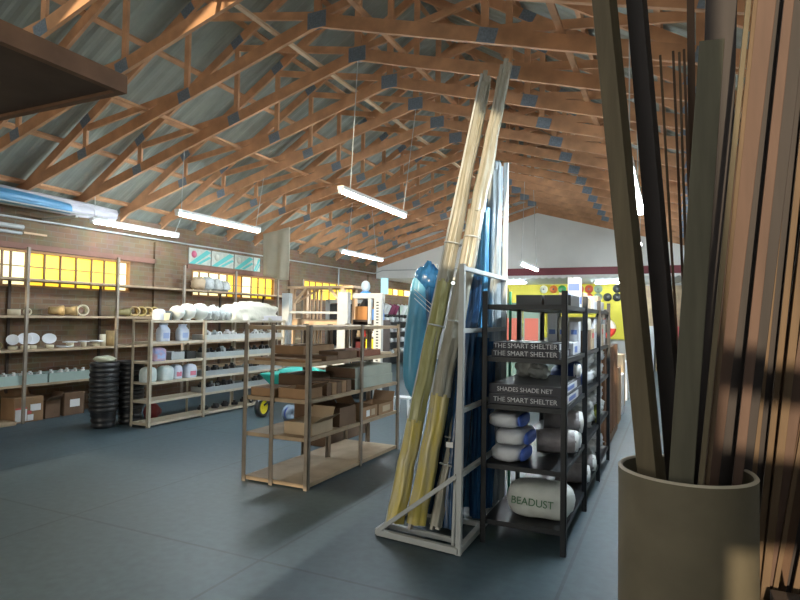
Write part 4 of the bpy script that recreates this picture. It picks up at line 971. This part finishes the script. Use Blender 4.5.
# on top
for i, x in enumerate((-1.02, -.80)):
    t = carton('black_tray', ['black tray on top of the black shelving, nearer the white rack', 'black tray on top of the black shelving, nearer the aisle'][i], x - .1, x + .1, 4.55, 5.0, 1.76, .085, mat('tray_black', (.035, .038, .042), .35), 'black trays on top', True, cat='tray')
t = carton('tall_pack', 'tall white and blue pack standing on top of the black shelving', -.80, -.70, 5.03, 5.13, 1.76, .25, mat('pack_white', (.70, .74, .80), .5), cat='pack', stick=[('x', -.04, .04, .03, .09, PBLUE), ('y', -.045, .045, .14, .2, PBLUE), ('y', -.045, .045, .03, .07, PBLUE)])
tag(MB().blob((-.78, 4.93, 1.82), (.05, .04, .06), 5, .3).build('blue_bottle', mat('blue_white', (.3, .4, .65), .4, var=.3, scale=20)), 'small blue and white bottle at the foot of the tall pack', 'bottle')
for k, (y, w, h, m, nm) in enumerate(((5.36, .22, .14, CARD_P, 'tan'), (5.62, .2, .1, CARD_P, 'tan'), (5.86, .2, .13, mat('cream_card', (.66, .62, .52), .6), 'cream'), (6.1, .25, .09, BWHITE, 'white'), (6.4, .3, .15, CARD_P, 'tan'), (6.75, .25, .1, BWHITE, 'white'))):
    carton('carton', '%s %s carton behind the tall pack on top of the black shelving' % (ORD[k], nm), -.93, -.71, y, y + w, 1.76, h, m, 'cartons on top of the black shelving')
tag(MB().box(-1.2, -1.195, 4.6, 4.605, 1.76, 1.9).build('price_stalk', STEEL_DK), 'thin dark stalk standing on top of the black shelving', 'stalk')
rf = thing('ring_float', 'red and white ring float hung on the far end of the black shelving', 'ring', (-.73, 7.45, 1.56))
def torus_arc(m, a0, a1, R0, r, n=12):
    pts = [Vector((R0 * math.cos(a0 + (a1 - a0) * i / n), 0, R0 * math.sin(a0 + (a1 - a0) * i / n))) for i in range(n + 1)]
    return m.path(pts, r, 10)
for k in range(4):
    torus_arc(MB(), k * PI / 2, (k + 1) * PI / 2, .085, .035).build('segment', RED if k % 2 else WHITE, rf)
MB().path([(-.0, -.1, .16), (0, 0, .12)], .006).build('hook', STEEL_DK, rf)
cj = MB().blob((-.86, 8.4, 1.55), (.1, .16, .26), 3, .2, 3, pw=.7).build('black_bag', BLACK_R)
tag(cj, 'black bag standing on top of the brown slatted rack', 'bag')
# brown slatted racks further along the aisle
sl = thing('slatted_rack', 'brown slatted timber rack beyond the black shelving along the aisle', 'rack', (-.98, 8.6, 0))
MB().box(-.3, .22, -.95, .95, 0, .1).build('plinth', CARD_D, sl)
for k in range(9): MB().box(.18, .22, -.93 + k * .22, -.86 + k * .22, .1, 1.3).build('slat', mat('brown_slat', (.25, .12, .06), .6, var=.3), sl)
for z in (.5, .95, 1.3): MB().box(-.3, .2, -.95, .95, z - .03, z).build('shelf', CARD_D, sl)
for k in range(6):
    tag(MB().blob((-.93, 7.85 + k * .3, (.62, 1.07)[k % 2]), (.12, .11, .11), 200 + k, .3, 3).build('packet', [POLY, CARD_P, WHITE][k % 3]), '%s packet from the near end inside the brown slatted rack' % ORD[k], 'packet', 'packets in the slatted rack')
for k, (x, y, w, h, m, nm) in enumerate(((-.98, 10.2, .5, .9, CARD, 'brown'), (-1.0, 11.2, .5, .7, BWHITE, 'white and blue'), (-1.05, 12.2, .5, 1.0, CARD_P, 'tan'), (-1.05, 13.3, .6, .8, BWHITE, 'white'))):
    carton('tall_carton', '%s tall %s carton along the aisle beyond the slatted rack' % (ORD[k], nm), x - .25, x + .2, y - w / 2, y + w / 2, 0, h, m, 'tall cartons along the aisle', stick=[('y', -.15, .1, h * .3, h * .55, PBLUE if 'blue' in nm else LAB)])
# red and teal posters seen through the shelving
for i, x in enumerate((-3.02, -2.62)):
    t = thing('upright_display', ['red and teal upright display panel, nearer the white rack post', 'red and teal upright display panel, nearer the white cartons'][i], 'panel', (x, 12.0, 0), 0, 'red and teal display panels')
    MB().box(-.17, .17, -.05, .05, 0, 2.0).build('board', mat('teal_grey', (.08, .17, .18), .4), t)
    MB().box(-.14, .14, -.053, -.05, 1.05, 1.68).build('print', mat('coral_print', (.28, .06, .055), .5), t)
    MB().box(.17, .19, -.05, .05, 0, 2.02).build('edge', STEEL_W if i == 0 else BLACK_P, t)

# ================================================================== BACK ROOM: DISCS ON THE YELLOW WALL
DISC = [(-4.36, 2.80, (.70, .72, .62), 'white'), (-4.0, 2.80, (.60, .14, .03), 'orange'), (-3.69, 2.80, (.03, .26, .08), 'green'), (-3.36, 2.80, (.60, .16, .05), 'orange'),
        (-2.74, 2.80, (.45, .06, .03), 'red'), (-2.42, 2.80, (.22, .30, .22), 'grey-green'), (-1.78, 2.80, (.03, .03, .03), 'black'),
        (-2.74, 2.50, (.45, .07, .03), 'red'), (-2.42, 2.50, (.20, .30, .20), 'grey-green'), (-2.1, 2.50, (.03, .03, .03), 'black'), (-1.78, 2.50, (.03, .03, .03), 'black'),
        (-3.06, 2.80, (.45, .10, .04), 'rust')]
for i, (x, z, c, nm) in enumerate(DISC):
    t = thing('wall_disc', '%s round disc in the %s row on the yellow wall%s' % (nm, 'upper' if z > 2.6 else 'lower', {1: ', between white and green', 3: ', past the green one', 9: ', beside the grey-green one', 10: ', at the row end'}.get(i, '')), 'disc', (x, YB - .05, z), 0, 'coloured discs on the yellow wall')
    MB().lathe([(0, .06), (.05, .055), (.11, .035), (.145, .01), (.15, 0), (0, 0)], (0, 0, 0), (0, -1, 0), 22).build('disc', mat('disc_%s' % nm.replace('-', '_'), c, .5), t)
    MB().lathe([(0, .075), (.03, .07), (.035, .05), (0, .05)], (0, 0, 0), (0, -1, 0), 14).build('hub', mat('disc_hub', (.12, .12, .12), .5), t)
for k in range(5):
    carton('stock_carton', '%s stock carton from the yellow wall end against the tan back panel' % ORD[k], -1.0 + k * .5, -.55 + k * .5, 21.2, 21.9, 0, 1.5 + .12 * (k % 2), [BWHITE, CARD_P, LAB, CARD, BWHITE][k], 'stock cartons at the back')

# ================================================================== TUBE OF TIMBER LENGTHS IN THE FOREGROUND
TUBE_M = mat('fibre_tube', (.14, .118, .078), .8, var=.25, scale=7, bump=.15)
tx, ty, tr, th_ = .032, 1.72, .166, 1.262
tb = thing('timber_tube', 'tall beige fibre tube holding timber lengths in the foreground', 'tube', (tx, ty, 0))
MB().lathe([(tr - .012, .02), (tr - .012, th_ - .004), (tr - .008, th_), (tr - .002, th_), (tr, th_ - .004), (tr, 0), (0, 0), (0, .02)], (0, 0, 0), (0, 0, 1), 64).build('wall', TUBE_M, tb)
MB().lathe([(tr - .0115, th_ - .003), (tr - .008, th_ + .002), (tr - .003, th_ + .002), (tr + .001, th_ - .003)], (0, 0, 0), (0, 0, 1), 64).build('rim', mat('rim_paper', (.48, .43, .35), .8), tb)
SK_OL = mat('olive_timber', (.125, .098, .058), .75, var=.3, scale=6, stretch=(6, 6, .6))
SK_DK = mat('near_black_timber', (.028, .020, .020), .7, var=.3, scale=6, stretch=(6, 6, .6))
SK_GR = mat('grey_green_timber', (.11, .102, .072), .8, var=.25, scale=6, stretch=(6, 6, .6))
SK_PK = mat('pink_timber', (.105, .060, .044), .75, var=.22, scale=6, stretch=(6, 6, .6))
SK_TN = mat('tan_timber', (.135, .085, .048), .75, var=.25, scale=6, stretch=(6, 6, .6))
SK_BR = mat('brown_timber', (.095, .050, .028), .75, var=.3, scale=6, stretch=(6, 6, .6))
def stick(label, x_rim, x_top, y, w, h, m, ztop=2.95, y_top=None, face=(0, -1, 0), zt=2.5, z0=.035, cat='timber length', name='timber_length', group='timber lengths in the fibre tube'):
    """a straight length through (x_rim, y, 1.26) and (x_top, y_top, zt)"""
    y_top = y if y_top is None else y_top
    g = lambda z: (x_rim + (x_top - x_rim) * (z - 1.26) / (zt - 1.26), y + (y_top - y) * (z - 1.26) / (zt - 1.26), z)
    o = MB()
    a, b = Vector(g(z0)), Vector(g(ztop))
    o.bar((0, 0, 0), b - a, w, h, face)
    o = o.build(name, m, None, .0015); o.location = a
    return tag(o, label, cat, group)
stick('olive square post in the fibre tube, leaning furthest towards the shelving', -.052, -.168, 1.675, .052, .042, SK_OL, face=(-.45, -.9, 0))
stick('near-black post in the fibre tube beside the olive square one', .010, -.088, 1.752, .046, .036, SK_DK, face=(-.35, -.93, 0))
stick('short grey-green plank with its sawn top showing, in the fibre tube', .020, .098, 1.612, .056, .016, SK_GR, ztop=2.35)
stick('wide near-black plank behind the short grey-green one', .092, .122, 1.822, .078, .014, SK_DK)
stick('thin olive lath beside the wide near-black plank', .062, .172, 1.585, .012, .012, SK_OL)
stick('second thin olive lath beside the pinkish board', .076, .187, 1.600, .010, .012, SK_TN)
stick('broad pinkish board in the fibre tube', .087, .219, 1.722, .047, .013, SK_PK)
stick('narrow pinkish board in the fibre tube, aisle-away side', .152, .270, 1.722, .022, .013, SK_PK)
stick('dark board between the two pinkish ones', .122, .250, 1.795, .050, .012, SK_DK)
stick('dark board just past the narrow pinkish one', .168, .299, 1.795, .044, .012, SK_DK)
stick('brown lath rising behind the short grey-green plank', .060, .048, 1.848, .020, .012, SK_BR)
stick('pale lath showing above the short plank', .075, .088, 1.850, .008, .008, W_PALE)
for i, (a, b) in enumerate(((.030, -.032), (.046, .002), (.052, .018), (.066, .030))):
    stick('%s slim dowel behind the near-black post, from the shelving side' % ORD[i], a, b, 1.835 - .014 * (i % 2), .007, .007, SK_BR if i % 2 else SK_TN, ztop=2.43, zt=2.42, name='dowel', cat='dowel', group='slim dowels in the fibre tube')
# planks standing behind the tube on the floor
q = random.Random(3)
pl = [(.212, .322, 1.935, .016, SK_TN), (.232, .352, 1.985, .05, SK_DK), (.248, .362, 1.945, .016, SK_TN), (.270, .392, 1.93, .02, SK_TN), (.278, .42, 1.995, .045, SK_BR), (.292, .455, 1.965, .03, SK_PK), (.315, .50, 1.95, .012, SK_TN), (.335, .53, 2.035, .05, SK_BR), (.365, .57, 2.06, .04, SK_DK), (.385, .60, 2.015, .016, SK_TN), (.42, .64, 2.085, .06, SK_BR), (.235, .335, 2.115, .07, SK_DK), (.30, .42, 2.14, .09, SK_DK), (.37, .52, 2.165, .10, SK_DK)]
for i, (a, b, y, w, m) in enumerate(pl):
    stick('%s plank in the stand of planks behind the fibre tube, counted from the tube' % ORD[i], a, b, y, w, .014, m, z0=.002, name='plank', cat='plank', group='planks standing behind the fibre tube')
pc = MB().lathe([(.03, 0), (.004, .17), (0, .17)], (.335, 1.75, 0), (0, 0, 1), 16)
# small paper cone on a low crate at the planks' foot
cr = carton('low_crate', 'dark crate at the foot of the standing planks', .24, .62, 1.62, 1.88, 0, .93, W_DARK, cat='crate')
o = MB().lathe([(.022, 0), (.004, .11), (0, .11)], (0, 0, 0), (0, 0, 1), 16).build('paper_cone', CREAM); o.location = (.30, 1.72, .93)
tag(o, 'small cream paper cone standing on the dark crate', 'cone')
# ================================================================== DAYLIGHT AND RENDER SETTINGS
wd = bpy.data.worlds.new('world'); scene.world = wd; wd.use_nodes = True
bg = wd.node_tree.nodes['Background']; bg.inputs[0].default_value = (.85, .86, .80, 1); bg.inputs[1].default_value = 1.7
sun = bpy.data.lights.new('sun', 'SUN'); sun.energy = 2.8; sun.angle = R(.6); sun.color = (1, .82, .56)
so = bpy.data.objects.new('sun', sun); COL.objects.link(so)
so.rotation_euler = Vector((-.06, 1, -.27)).to_track_quat('-Z', 'Y').to_euler()
dl = bpy.data.lights.new('door_daylight', 'AREA'); dl.shape = 'RECTANGLE'; dl.size = 2.4; dl.size_y = 1.9; dl.energy = 26; dl.color = (1, .82, .58)
do = bpy.data.objects.new('door_daylight', dl); COL.objects.link(do); do.location = (-4.6, -2.75, 1.0)
do.rotation_euler = Vector((.12, 1, -.25)).to_track_quat('-Z', 'Y').to_euler()
vs = scene.view_settings; vs.view_transform = 'Standard'; vs.look = 'None'; vs.gamma = 1; vs.use_curve_mapping = False
vs.exposure = 0.95
